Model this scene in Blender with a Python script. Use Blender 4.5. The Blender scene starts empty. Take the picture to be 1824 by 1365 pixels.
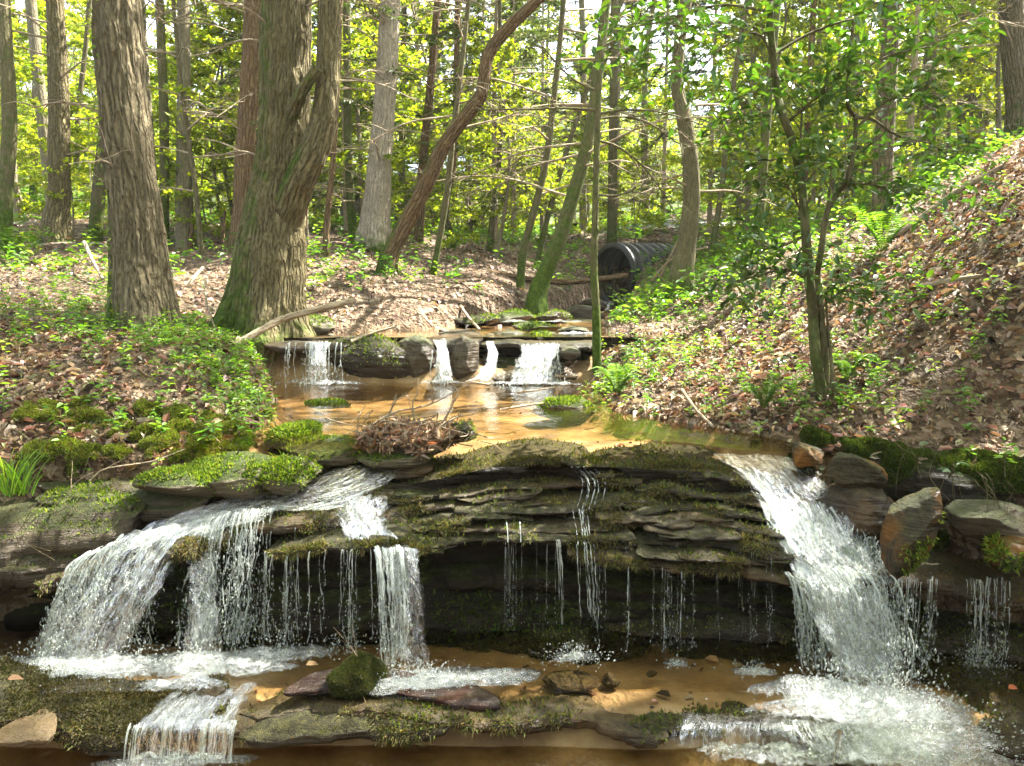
import bpy, math, random
import numpy as np
from mathutils import Vector, Matrix, Quaternion

S = bpy.context.scene
COL = S.collection
R = math.radians

# ------------------------------------------------------------------ camera, sky, sun, exposure
FPX = 1350.0                      # focal length in pixels of a 1824 x 1365 picture
PITCH = R(6.85)
cam_d = bpy.data.cameras.new('camera'); cam = bpy.data.objects.new('camera', cam_d); COL.objects.link(cam)
cam_d.sensor_width = 36; cam_d.lens = FPX / 1824 * 36; cam_d.clip_end = 400; cam_d.clip_start = 0.05
cam.location = (0, 0, 0); cam.rotation_euler = (R(90) - PITCH, 0, 0)
S.camera = cam

SUN_EL, SUN_AZ = 54.0, 60.0        # azimuth clockwise from +Y
w = bpy.data.worlds.new('World'); S.world = w; w.use_nodes = True
wn = w.node_tree; bg = wn.nodes['Background']
sky = wn.nodes.new('ShaderNodeTexSky'); sky.sky_type = 'NISHITA'; sky.sun_disc = False
sky.sun_elevation = R(SUN_EL); sky.sun_rotation = R(SUN_AZ); sky.dust_density = 2.0
hs = wn.nodes.new('ShaderNodeHueSaturation'); hs.inputs['Saturation'].default_value = .45
wn.links.new(sky.outputs[0], hs.inputs['Color']); wn.links.new(hs.outputs[0], bg.inputs[0]); bg.inputs[1].default_value = 0.11
TO_SUN = Vector((math.sin(R(SUN_AZ)) * math.cos(R(SUN_EL)), math.cos(R(SUN_AZ)) * math.cos(R(SUN_EL)), math.sin(R(SUN_EL))))
sd = bpy.data.lights.new('sun', 'SUN'); sd.energy = 5.0; sd.angle = R(0.5); sd.color = (1, .95, .86)
so = bpy.data.objects.new('sun', sd); COL.objects.link(so); so.rotation_euler = TO_SUN.to_track_quat('Z', 'Y').to_euler()
S.view_settings.view_transform = 'Standard'; S.view_settings.look = 'None'; S.view_settings.gamma = 1
S.view_settings.exposure = 3.05
cy = S.cycles
cy.max_bounces = 7; cy.diffuse_bounces = 4; cy.glossy_bounces = 3; cy.transmission_bounces = 4; cy.transparent_max_bounces = 12
cy.use_denoising = True
cy.caustics_reflective = False; cy.caustics_refractive = False
cy.sample_clamp_indirect = 6
try: cy.denoiser = 'OPENIMAGEDENOISE'; cy.denoising_input_passes = 'RGB_ALBEDO_NORMAL'
except Exception: pass

rng = np.random.default_rng(7)
A = np.array

# ------------------------------------------------------------------ maths helpers
cp, sp = math.cos(PITCH), math.sin(PITCH)
def U(px, py, Y):
    """point seen at pixel (px, py) of the photograph, Y metres in front"""
    u = (px - 912) / FPX; v = (682.5 - py) / FPX
    dy = cp + v * sp; dz = -sp + v * cp
    k = Y / dy
    return np.stack(np.broadcast_arrays(u * k, Y * np.ones_like(k), dz * k), -1)
def project(P):
    P = np.asarray(P, float)
    d = P[..., 1] * cp - P[..., 2] * sp
    h = P[..., 1] * sp + P[..., 2] * cp
    return 912 + FPX * P[..., 0] / d, 682.5 - FPX * h / d
def UL(pts): return np.array([U(*p) for p in pts])

def _h(ix, iy, iz, seed):
    h = (ix.astype(np.int64) * 374761393 + iy.astype(np.int64) * 668265263 + iz.astype(np.int64) * 1442695041 + seed * 974634533) & 0xffffffff
    h = ((h ^ (h >> 13)) * 1274126177) & 0xffffffff
    h = ((h ^ (h >> 16)) * 2246822519) & 0xffffffff
    return ((h ^ (h >> 15)) & 0xffffff) / float(0xffffff)
def vnoise(P, seed=0):
    P = np.asarray(P, float); i = np.floor(P).astype(np.int64); f = P - i; f = f * f * (3 - 2 * f)
    x, y, z = i[..., 0], i[..., 1], i[..., 2]; r = 0
    for dx in (0, 1):
        wx = f[..., 0] if dx else 1 - f[..., 0]
        for dy in (0, 1):
            wy = f[..., 1] if dy else 1 - f[..., 1]
            for dz in (0, 1):
                wz = f[..., 2] if dz else 1 - f[..., 2]
                r = r + wx * wy * wz * _h(x + dx, y + dy, z + dz, seed)
    return r * 2 - 1
def fbm(P, oct=4, seed=0, gain=.5):
    P = np.asarray(P, float); a, s, t = 1., 0., 0.
    for o in range(oct):
        s = s + a * vnoise(P * (2.03 ** o) + o * 17.3, seed + o * 5); t += a; a *= gain
    return s / t
def xyz(x, y, z=0.): return np.stack(np.broadcast_arrays(np.asarray(x, float), y, z), -1)
def sstep(a, b, x): t = np.clip((x - a) / (b - a), 0, 1); return t * t * (3 - 2 * t)
def norm(v): v = np.asarray(v, float); return v / np.maximum(np.linalg.norm(v, axis=-1, keepdims=True), 1e-9)

def smooth_path(pts, n):
    """Catmull-Rom through pts (k, d) -> (n, d), even by length"""
    P = np.asarray(pts, float)
    if len(P) == 2: return P[0] + (P[1] - P[0]) * np.linspace(0, 1, n)[:, None]
    Q = np.vstack([2 * P[0] - P[1], P, 2 * P[-1] - P[-2]])
    out = []
    for i in range(1, len(Q) - 2):
        t = np.linspace(0, 1, 24, endpoint=False)[:, None]
        a, b, c, d = Q[i - 1], Q[i], Q[i + 1], Q[i + 2]
        out.append(.5 * (2 * b + (c - a) * t + (2 * a - 5 * b + 4 * c - d) * t ** 2 + (3 * b - a - 3 * c + d) * t ** 3))
    D = np.vstack(out + [P[-1:]])
    L = np.r_[0, np.cumsum(np.linalg.norm(np.diff(D[:, :3], axis=0), axis=1))]
    s = np.linspace(0, L[-1], n)
    return np.stack([np.interp(s, L, D[:, k]) for k in range(D.shape[1])], 1)

# ------------------------------------------------------------------ mesh helpers
class Buf:
    """collects vertices, faces and per-vertex attributes into ONE mesh"""
    def __init__(s): s.V = []; s.F = []; s.n = 0; s.at = {}
    def add(s, V, F, **at):
        V = np.asarray(V, float).reshape(-1, 3)
        for f in (F if isinstance(F, list) else [F]):
            s.F.append(np.asarray(f, np.int64) + s.n)
        for k, a in at.items():
            a = np.asarray(a, float)
            if a.ndim == 0: a = np.full(len(V), float(a))
            s.at.setdefault(k, []).append((s.n, a))
        s.V.append(V); s.n += len(V)
    def mesh(s, name, mat, smooth=True, org=None):
        V = np.vstack(s.V) if s.V else np.zeros((0, 3))
        if org is not None: V = V - np.asarray(org)
        me = bpy.data.meshes.new(name)
        me.vertices.add(len(V)); me.vertices.foreach_set('co', V.astype(np.float32).ravel())
        tot = np.concatenate([np.full(len(f), f.shape[1]) for f in s.F])
        loops = np.concatenate([f.ravel() for f in s.F])
        me.loops.add(len(loops)); me.loops.foreach_set('vertex_index', loops.astype(np.int32))
        me.polygons.add(len(tot))
        st = np.r_[0, np.cumsum(tot)[:-1]]
        me.polygons.foreach_set('loop_start', st.astype(np.int32))
        me.polygons.foreach_set('use_smooth', np.full(len(tot), bool(smooth)))
        for k, L in s.at.items():
            d = L[0][1].ndim
            if d == 1:
                a = np.zeros(len(V), np.float32); t = 'FLOAT'; f = 'value'
            else:
                a = np.zeros((len(V), 3), np.float32); t = 'FLOAT_VECTOR'; f = 'vector'
            for o, v in L: a[o:o + len(v)] = v
            me.attributes.new(k, t, 'POINT').data.foreach_set(f, a.ravel())
        me.update(calc_edges=True); me.validate(clean_customdata=False)
        me.materials.append(mat)
        return me
    def obj(s, name, mat, parent=None, smooth=True, loc=None, **tags):
        """one mesh object; loc = its origin (world, or local to parent which sits at parent.location)"""
        base = A(parent_world(parent)) if parent else np.zeros(3)
        org = A(loc) if loc is not None else base
        me = s.mesh(name, mat, smooth, org)
        o = bpy.data.objects.new(name, me); COL.objects.link(o)
        o.location = org - base
        if parent: o.parent = parent
        tag(o, **tags)
        return o
def parent_world(p):
    v = Vector((0, 0, 0))
    while p is not None: v += p.location; p = p.parent
    return v
def tag(o, label=None, cat=None, group=None, kind=None):
    if label: o['label'] = label
    if cat: o['category'] = cat
    if group: o['group'] = group
    if kind: o['kind'] = kind
    return o
def empty(name, loc, label, cat, group=None, kind=None):
    o = bpy.data.objects.new(name, None); COL.objects.link(o); o.location = loc; o.empty_display_size = .1
    return tag(o, label, cat, group, kind)

def grid_faces(nu, nv, wrap=False):
    """vertex index = i * nv + j ; i along u, j along v (v wraps if wrap)"""
    i = np.arange(nu - 1)[:, None]; j = np.arange(nv if wrap else nv - 1)[None, :]
    j2 = (j + 1) % nv
    return np.stack([i * nv + j, i * nv + j2, (i + 1) * nv + j2, (i + 1) * nv + j], -1).reshape(-1, 4)

def tube(buf, path, rad, sides=8, wob=0., seed=0, bark=0., flare=None, moss=None, caps=True, ref=None, **at):
    """tapered tube along path (n,3); bark = depth of the furrows in metres; flare = (extra, height, lobes, phase)"""
    P = np.asarray(path, float); n = len(P); rad = np.broadcast_to(np.asarray(rad, float), (n,))
    T = norm(np.gradient(P, axis=0))
    m = np.abs(T).mean(0)
    ref = A([1., 0, 0]) if m[0] < .75 else A([0, 0, 1.])
    e1 = norm(ref - T * (T @ ref)[:, None]); e2 = np.cross(T, e1)
    th = np.linspace(0, 2 * np.pi, sides, endpoint=False)
    L = np.r_[0, np.cumsum(np.linalg.norm(np.diff(P, axis=0), axis=1))]
    rr = rad[:, None] * np.ones((1, sides))
    if flare:
        ex, hh, lob, ph = flare
        f = np.exp(-np.maximum(L - .25, 0) / hh)[:, None]
        rr = rr * (1 + ex * f * (.55 + .45 * np.sin(lob * th + ph + .6 * np.sin(2 * th))[None, :]))
    c, s_ = np.cos(th)[None, :], np.sin(th)[None, :]
    bc = np.stack([rad[:, None] * c, rad[:, None] * s_, L[:, None] * np.ones((1, sides))], -1)
    if wob: rr = rr * (1 + wob * fbm(bc * A([1, 1, .7]) / max(rad.max(), .02) * .8 + seed * 3.1, 3, seed))
    if bark:
        q = bc + .06 * fbm(bc * A([7, 7, 3]), 2, seed)[..., None]
        rg = 1 - np.abs(vnoise(q * A([11, 11, 2.0]) + seed, seed)) * 2
        rg2 = 1 - np.abs(vnoise(q * A([27, 27, 6]) + seed, seed + 3)) * 2
        rr = rr - bark * (np.clip(rg, 0, 1) ** 1.5 + .45 * np.clip(rg2, 0, 1) ** 2)
    V = P[:, None, :] + rr[..., None] * (c[..., None] * e1[:, None, :] + s_[..., None] * e2[:, None, :])
    F = [grid_faces(n, sides, True)[:, ::-1]]
    V = V.reshape(-1, 3); bcv = bc.reshape(-1, 3)
    if caps:
        V = np.vstack([V, P[:1], P[-1:]]); bcv = np.vstack([bcv, bcv[:1], bcv[-1:]])
        a = np.arange(sides); b = (a + 1) % sides
        F.append(np.stack([a, b, np.full(sides, n * sides)], 1)[:, ::-1])
        o = (n - 1) * sides
        F.append(np.stack([o + a, o + b, np.full(sides, n * sides + 1)], 1))
    kw = dict(bc=bcv)
    if moss is not None:
        mv = np.asarray(moss(V, L, th)) if callable(moss) else np.full(len(V), float(moss))
        kw['moss'] = mv
    kw.update(at)
    buf.add(V, F, **kw)
    return V

def leaves(buf, C, D, Nn, L, W, cols, shape='rhomb', fold=.25, droop=.15):
    """C stem ends, D leaf directions, Nn leaf normals, L lengths, W widths, cols (n,3)"""
    n = len(C); D = norm(D); Nn = norm(Nn - D * (Nn * D).sum(-1, keepdims=True)); X = np.cross(D, Nn)
    L = np.broadcast_to(np.asarray(L, float), (n,))[:, None]; W = np.broadcast_to(np.asarray(W, float), (n,))[:, None]
    if shape == 'rhomb':
        pts = [C, C + D * L * .5 + X * W * .5 + Nn * W * fold * .5, C + D * L - Nn * L * droop, C + D * L * .5 - X * W * .5 + Nn * W * fold * .5]
        V = np.stack(pts, 1); F = np.arange(n * 4).reshape(n, 4); k = 4
    else:
        a, b = (.28, .68) if shape == 'oval' else (.2, .75)
        f = Nn * W * fold * .5
        pts = [C, C + D * L * a + X * W * .45 + f, C + D * L * b + X * W * .38 + f - Nn * L * droop * .4, C + D * L - Nn * L * droop,
               C + D * L * b - X * W * .38 + f - Nn * L * droop * .4, C + D * L * a - X * W * .45 + f]
        V = np.stack(pts, 1); o = np.arange(n)[:, None] * 6; k = 6
        F = [o + A([[0, 1, 2, 3]]), o + A([[0, 3, 4, 5]])]
    buf.add(V.reshape(-1, 3), F, col=np.repeat(cols, k, 0))

def rdir(n, zs=1.): v = rng.normal(size=(n, 3)); v[:, 2] *= zs; return norm(v)
def hues(n, cols, spread=.12):
    cols = A(cols); c = cols[rng.integers(0, len(cols), n)]
    return np.clip(c * (1 + spread * rng.normal(size=(n, 1))) * (1 + .3 * spread * rng.normal(size=(n, 3))), 0.002, 1)

# ------------------------------------------------------------------ material helpers
class NT:
    def __init__(s, name):
        s.m = bpy.data.materials.new(name); s.m.use_nodes = True; s.t = s.m.node_tree; s.t.nodes.clear()
        s.out = s.t.nodes.new('ShaderNodeOutputMaterial')
    def n(s, typ, ins=None, **props):
        nd = s.t.nodes.new('ShaderNode' + typ)
        for k, v in props.items(): setattr(nd, k, v)
        for k, v in (ins or {}).items():
            sk = nd.inputs[k]
            if isinstance(v, bpy.types.NodeSocket): s.t.links.new(v, sk)
            elif isinstance(v, bpy.types.Node): s.t.links.new(v.outputs[0], sk)
            else:
                if isinstance(v, (tuple, list)) and len(v) == 3 and sk.type == 'RGBA': v = (*v, 1)
                sk.default_value = v
        return nd
    def attr(s, name, out='Vector'): return s.n('Attribute', attribute_name=name).outputs[out]
    def noise(s, vec, scale, detail=4, rough=.55, dist=0., out='Fac'):
        return s.n('TexNoise', {'Vector': vec, 'Scale': scale, 'Detail': detail, 'Roughness': rough, 'Distortion': dist}).outputs[out]
    def map(s, vec, scale=(1, 1, 1), loc=(0, 0, 0)): return s.n('Mapping', {'Vector': vec, 'Scale': scale, 'Location': loc}).outputs[0]
    def ramp(s, fac, stops):
        r = s.n('ValToRGB', {'Fac': fac}); e = r.color_ramp.elements
        while len(e) < len(stops): e.new(.5)
        for el, (p, c) in zip(e, stops):
            el.position = p; el.color = (*c, 1) if isinstance(c, (tuple, list)) else (c, c, c, 1)
        return r.outputs[0]
    def mix(s, f, a, b, blend='MIX'):
        m = s.n('Mix', data_type='RGBA', blend_type=blend)
        for k, v in ((0, f), (6, a), (7, b)):
            if isinstance(v, bpy.types.NodeSocket): s.t.links.new(v, m.inputs[k])
            else: m.inputs[k].default_value = (*v, 1) if isinstance(v, (tuple, list)) else v
        return m.outputs[2]
    def math(s, op, a, b=0., clamp=False):
        m = s.n('Math', operation=op, use_clamp=clamp)
        for k, v in ((0, a), (1, b)):
            if isinstance(v, bpy.types.NodeSocket): s.t.links.new(v, m.inputs[k])
            else: m.inputs[k].default_value = v
        return m.outputs[0]
    def rng(s, v, a, b, c=0., d=1.): return s.n('MapRange', {'Value': v, 'From Min': a, 'From Max': b, 'To Min': c, 'To Max': d}).outputs[0]
    def bump(s, h, strength=.5, dist=.02, normal=None):
        ins = {'Height': h, 'Strength': strength, 'Distance': dist}
        if normal is not None: ins['Normal'] = normal
        return s.n('Bump', ins).outputs[0]
    def pos(s): return s.n('NewGeometry').outputs['Position']
    def obj(s): return s.n('TexCoord').outputs['Object']
    def surf(s, sh): s.t.links.new(sh.outputs[0] if isinstance(sh, bpy.types.Node) else sh, s.out.inputs[0]); return s.m
    def bsdf(s, col, rough=.6, normal=None, spec=.5, **k):
        ins = {'Base Color': col, 'Roughness': rough, 'Specular IOR Level': spec}
        if normal is not None: ins['Normal'] = normal
        ins.update(k)
        return s.n('BsdfPrincipled', ins)
    def mixsh(s, f, a, b): return s.n('MixShader', {0: f, 1: a, 2: b})

MOSS = ((.028, .05, .006), (.06, .10, .012), (.12, .17, .02))
def bark_mat(name, dark, light, red=None, furrow=1., mossy=1.):
    t = NT(name); bc = t.attr('bc')
    d = t.noise(bc, 6, 3, out='Color')
    v = t.n('VectorMath', {0: bc, 1: t.n('VectorMath', {0: d, 1: (.05, .05, .12)}, operation='MULTIPLY').outputs[0]}, operation='ADD').outputs[0]
    vo = t.n('TexVoronoi', {'Vector': t.map(v, (1, 1, .16)), 'Scale': 23}, feature='DISTANCE_TO_EDGE').outputs['Distance']
    ridge = t.rng(vo, 0, .3)
    fine = t.noise(t.map(bc, (1, 1, .25)), 90, 5, .65)
    big = t.noise(bc, 2.2, 4)
    c = t.mix(ridge, dark, light)
    c = t.mix(t.rng(fine, .35, .7), c, tuple(x * 1.55 for x in light))
    c = t.mix(t.rng(big, .4, .7, 0, .55), c, red or tuple(x * .6 for x in light))
    mo = t.attr('moss', 'Fac')
    mf = t.math('MULTIPLY', t.rng(t.math('ADD', mo, t.math('MULTIPLY', t.math('SUBTRACT', t.noise(bc, 9, 5), .5), 1.1)), .35, .75), mossy, True)
    mc = t.ramp(t.noise(bc, 25, 5), [(.3, MOSS[0]), (.55, MOSS[1]), (.75, MOSS[2])])
    c = t.mix(mf, c, mc)
    h = t.math('ADD', t.math('MULTIPLY', ridge, furrow), t.math('MULTIPLY', fine, .5))
    b = t.bump(h, 1., .035)
    return t.surf(t.bsdf(c, .9, b, .12))
M_BARK_GREY = bark_mat('bark_furrowed_grey', (.013, .01, .005), (.15, .124, .074))
M_BARK_OAK = bark_mat('bark_warm_brown', (.014, .01, .005), (.145, .122, .064), (.12, .1, .045))
M_BARK_RED = bark_mat('bark_reddish', (.035, .02, .01), (.145, .1, .054), (.14, .08, .037))
M_BARK_THIN = bark_mat('bark_smooth_mossy', (.05, .045, .022), (.12, .105, .055), None, .35)
M_BARK_PALE = bark_mat('bark_pale', (.13, .105, .075), (.33, .285, .22), None, .7)
M_BARK_FAR = bark_mat('bark_far', (.07, .06, .035), (.19, .165, .11), None, .4)
M_TWIG = bark_mat('bark_dry_twig', (.12, .085, .05), (.32, .26, .18), None, .3)

def leaf_mat(name, trans=.5, rough=.45, spec=.4, tcol=(1.25, 1.35, .5)):
    t = NT(name); c = t.attr('col')
    d = t.bsdf(c, rough, None, spec)
    tr = t.n('BsdfTranslucent', {'Color': t.mix(1., c, tcol, 'MULTIPLY')})
    return t.surf(t.mixsh(trans, d, tr))
M_LEAF = leaf_mat('leaf_spring_green', .6, .5, .35, (1.92, 1.8, .5))
M_LEAF_GLOSSY = leaf_mat('leaf_glossy_dark', .3, .3, .6, (1.3, 1.6, .4))
M_NEEDLE = leaf_mat('hemlock_needles', .35, .5, .3)
M_LITTER = leaf_mat('dry_leaf', .25, .6, .25, (1.2, .9, .6))
M_HERB = leaf_mat('herb_leaf', .45, .45, .4, (1.35, 1.5, .5))
M_MOSSF = leaf_mat('moss_fronds', .4, .7, .2, (1.2, 1.3, .5))

MC_G = ((.014, .02, .004), (.04, .055, .01), (.1, .125, .02))
MC_B = ((.016, .013, .006), (.05, .042, .015), (.12, .1, .035))
def rock_mat(name, dark, light, stain=None, moss=1., wet=.5, strata=1., mcol=MC_G, spec=.28):
    t = NT(name); p = t.pos()
    st = t.noise(t.map(p, (1.2, 1.2, 14)), 2.2, 6, .6, .3)
    n1 = t.noise(p, 3.5, 6, .6); n2 = t.noise(p, 55, 5, .7)
    c = t.mix(t.rng(t.math('ADD', t.math('MULTIPLY', st, strata), t.math('MULTIPLY', n1, .6)), .45, 1.0), dark, light)
    c = t.mix(t.rng(n2, .45, .75, 0, .6), c, tuple(min(1, x * 1.35) for x in light))
    if stain: c = t.mix(t.rng(t.noise(p, 4.2, 5, .6, .6), .47, .62), c, stain)
    nz = t.n('SeparateXYZ', {0: t.n('NewGeometry').outputs['Normal']}).outputs[2]
    mo = t.math('ADD', t.rng(nz, .1, .9), t.math('MULTIPLY', t.math('SUBTRACT', t.noise(p, 3.1, 6, .65), .5), 2.4))
    mf = t.math('MULTIPLY', t.rng(mo, .55, .85), moss, True)
    mc = t.ramp(t.noise(p, 38, 5, .65), [(.32, mcol[0]), (.5, mcol[1]), (.7, mcol[2])])
    c = t.mix(mf, c, mc)
    wetn = t.rng(t.noise(p, 2.0, 4), .35, .65, .1, max(.22, .75 - .5 * wet))
    ro = t.mix(mf, wetn, (.85, .85, .85))
    h = t.math('ADD', t.math('ADD', t.math('MULTIPLY', st, 1.2), t.math('MULTIPLY', n1, .8)), t.math('MULTIPLY', n2, .35))
    h = t.math('ADD', h, t.math('MULTIPLY', t.math('MULTIPLY', t.noise(p, 150, 3), mf), .9))
    return t.surf(t.bsdf(c, ro, t.bump(h, .9, .03), spec))
M_LEDGE = rock_mat('wet_bedrock', (.007, .0045, .0025), (.034, .023, .012), (.06, .034, .012), .45, 1.3, 1., MC_B)
M_LEDGE_MOSSY = rock_mat('wet_bedrock_mossy', (.007, .005, .0025), (.036, .026, .014), None, .85, 1.2, 1., ((.010, .009, .003), (.034, .032, .009), (.09, .082, .023)))
def _mm():
    t = NT('moss_mat'); p = t.pos(); n = t.noise(p, 30, 6, .7)
    return t.surf(t.bsdf(t.ramp(t.math('ADD', t.math('MULTIPLY', n, .6), t.math('MULTIPLY', t.noise(p, 5, 4), .4)), [(.36, (.03, .035, .008)), (.5, (.075, .1, .012)), (.62, (.15, .19, .022))]), .9, t.bump(n, 1., .03), .15))
M_MOSS = _mm()
M_DARK = rock_mat('recess_shade_bedrock', (.004, .003, .002), (.019, .014, .008), None, .4, 0., 1., MC_G, .12)  # darker bedrock copy: shade of the recesses put into the colour
M_SLAB = rock_mat('damp_slab', (.014, .01, .006), (.07, .053, .031), None, .6, .6)
M_BOULDER = rock_mat('mossy_boulder', (.03, .025, .017), (.12, .1, .06), None, 1., .2)
M_IRON = rock_mat('iron_stained_rock', (.014, .011, .005), (.06, .046, .02), (.16, .065, .008), .35, 0., .5, MC_G, .2)
M_SANDST = rock_mat('wet_sandstone', (.035, .022, .01), (.13, .085, .042), None, .12, .9)
M_RED = rock_mat('wet_red_rock', (.006, .003, .002), (.018, .007, .004), (.04, .009, .004), .1, 1.2, 1., MC_B, .3)
M_PALE = rock_mat('pale_pool_rock', (.06, .05, .035), (.2, .17, .12), None, .35, .5)

def ground_mat():
    t = NT('forest_ground'); p = t.pos()
    sand = t.attr('sand', 'Fac'); green = t.attr('green', 'Fac')
    dirt = t.ramp(t.noise(p, 5, 6, .65), [(.3, (.03, .02, .011)), (.55, (.085, .055, .03)), (.8, (.15, .1, .06))])
    vo = t.n('TexVoronoi', {'Vector': t.n('VectorMath', {0: p, 1: t.n('VectorMath', {0: t.noise(p, 9, 3, out='Color'), 1: (.07, .07, .07)}, operation='MULTIPLY').outputs[0]}, operation='ADD').outputs[0], 'Scale': 17}, distance='MINKOWSKI')
    vc = t.n('SeparateXYZ', {0: vo.outputs['Color']}).outputs[0]
    lit = t.ramp(vc, [(.05, (.05, .028, .014)), (.4, (.12, .075, .042)), (.65, (.19, .13, .078)), (.95, (.28, .21, .14))])
    litter = t.mix(t.rng(t.noise(p, 2.3, 5), .3, .55), dirt, lit)
    gcol = t.ramp(t.noise(p, 30, 5), [(.3, (.025, .045, .008)), (.6, (.07, .12, .015)), (.8, (.14, .2, .03))])
    gm = t.rng(t.math('ADD', green, t.math('MULTIPLY', t.math('SUBTRACT', t.noise(p, 3.7, 6, .65), .5), 1.6)), .55, .85)
    c = t.mix(gm, litter, gcol)
    sn = t.noise(p, 3.0, 5, .6)
    sc = t.ramp(sn, [(.3, (.085, .05, .02)), (.5, (.18, .115, .05)), (.72, (.3, .21, .11))])
    sc = t.mix(t.rng(t.noise(p, 220, 2), .5, .8, 0, .5), sc, (.12, .08, .045))
    c = t.mix(sand, c, sc)
    h = t.math('ADD', t.math('MULTIPLY', t.math('MULTIPLY', vo.outputs['Distance'], 1.4), t.math('SUBTRACT', 1., sand)), t.math('MULTIPLY', t.noise(p, 40, 5), t.math('SUBTRACT', 1., t.math('MULTIPLY', sand, .6))))
    return t.surf(t.bsdf(c, .8, t.bump(h, .7, .03), .25))
M_GROUND = ground_mat()

def water_mat(name, tint, scale, strength, rough=.02, foamy=0.):
    """clear shallow water: tinted transmission plus Fresnel reflection"""
    t = NT(name); p = t.pos()
    w1 = t.noise(t.map(p, (1.3, 1., 1)), scale, 3, .55, .8); w2 = t.noise(t.map(p, (1.6, 1., 1)), scale * 3.6, 3, .6, .5)
    b = t.bump(t.math('ADD', w1, t.math('MULTIPLY', w2, .35)), strength, .05)
    fr = t.n('Fresnel', {'IOR': 1.33, 'Normal': b})
    tr = t.n('BsdfTransparent', {'Color': (*tint, 1)})
    gl = t.n('BsdfGlossy', {'Color': (1, 1, 1, 1), 'Roughness': rough, 'Normal': b})
    sh = t.mixsh(fr.outputs[0], tr, gl)
    if foamy:
        f = t.rng(t.noise(t.map(p, (1, 1, 1)), 9, 6, .7, 1.2), .62, .74, 0, foamy)
        sh = t.mixsh(f, sh, t.bsdf((.75, .78, .76), .35))
    return t.surf(sh)
M_POOL = water_mat('pool_water', (.93, .84, .66), 5.0, .13)
M_BASIN = water_mat('basin_water', (.95, .87, .7), 9.0, .45, .03)

def white_water(name, opac=.6):
    """aerated falling water: glassy film mixed with white bubbles"""
    t = NT(name)
    p = t.pos()
    b = t.bump(t.noise(t.map(p, (1, 1, .35)), 45, 3), .5, .01)
    fr = t.n('Fresnel', {'IOR': 1.33, 'Normal': b})
    film = t.mixsh(fr.outputs[0], t.n('BsdfTransparent', {'Color': (.93, .96, .93, 1)}), t.n('BsdfGlossy', {'Color': (1, 1, 1, 1), 'Roughness': .06, 'Normal': b}))
    dif = t.mixsh(.45, t.n('BsdfDiffuse', {'Color': (.68, .72, .69, 1)}), t.n('BsdfTranslucent', {'Color': (.68, .72, .69, 1)}))
    f = t.rng(t.noise(t.map(p, (1, 1, .3)), 28, 4, .65), .3, .62, opac * .35, opac)
    return t.surf(t.mixsh(f, film, dif))
M_STRAND = white_water('falling_strand', .42)

def sheet_mat(name, s=(7, 2.2), lo=.42, hi=.62, opac=.85):
    """sheet of rushing water: streaks of white foam along the flow (attribute flow = across, along)"""
    t = NT(name); fl = t.attr('flow'); ed = t.attr('edge', 'Fac')
    fl2 = t.n('VectorMath', {0: fl, 1: t.n('VectorMath', {0: t.noise(fl, 4, 3, out='Color'), 1: (.09, .18, 0)}, operation='MULTIPLY').outputs[0]}, operation='ADD').outputs[0]
    n1 = t.noise(t.map(fl2, (s[0], s[1], 1)), 2.2, 7, .72, .6)
    n2 = t.noise(t.map(fl2, (s[0] * 2.6, s[1] * 1.6, 1)), 3, 4, .6, .2)
    f = t.math('ADD', t.math('MULTIPLY', n1, .7), t.math('MULTIPLY', n2, .3))
    f = t.rng(t.math('ADD', f, t.math('MULTIPLY', t.math('SUBTRACT', ed, .6), .35)), lo, hi, 0, opac)
    b = t.bump(t.math('ADD', n1, n2), .8, .03)
    fr = t.n('Fresnel', {'IOR': 1.33, 'Normal': b})
    film = t.mixsh(fr.outputs[0], t.n('BsdfTransparent', {'Color': (.93, .95, .9, 1)}), t.n('BsdfGlossy', {'Color': (1, 1, 1, 1), 'Roughness': .05, 'Normal': b}))
    dif = t.mixsh(.35, t.bsdf((.62, .66, .63), .4, b), t.n('BsdfTranslucent', {'Color': (.68, .72, .69, 1)}))
    sh = t.mixsh(f, film, dif)
    vis = t.rng(t.math('ADD', ed, t.math('MULTIPLY', t.math('SUBTRACT', n1, .5), 1.2)), .12, .3)
    return t.surf(t.mixsh(vis, t.n('BsdfTransparent'), sh))
M_SHEET = sheet_mat('cascade_sheet', (8, 3.2), .52, .7, .78)
M_GLIDE = sheet_mat('gliding_film', (6, 1.8), .55, .76, .5)
M_FOAM = sheet_mat('foam', (9, 9), .49, .78, .72)
def flat(name, col, rough=.6, metal=0., nscale=8, var=.25):
    t = NT(name); n = t.noise(t.obj(), nscale, 5)
    c = t.mix(n, tuple(x * (1 - var) for x in col), tuple(x * (1 + var) for x in col))
    return t.surf(t.bsdf(c, rough, t.bump(n, .3, .01), .5, Metallic=metal))

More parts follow.
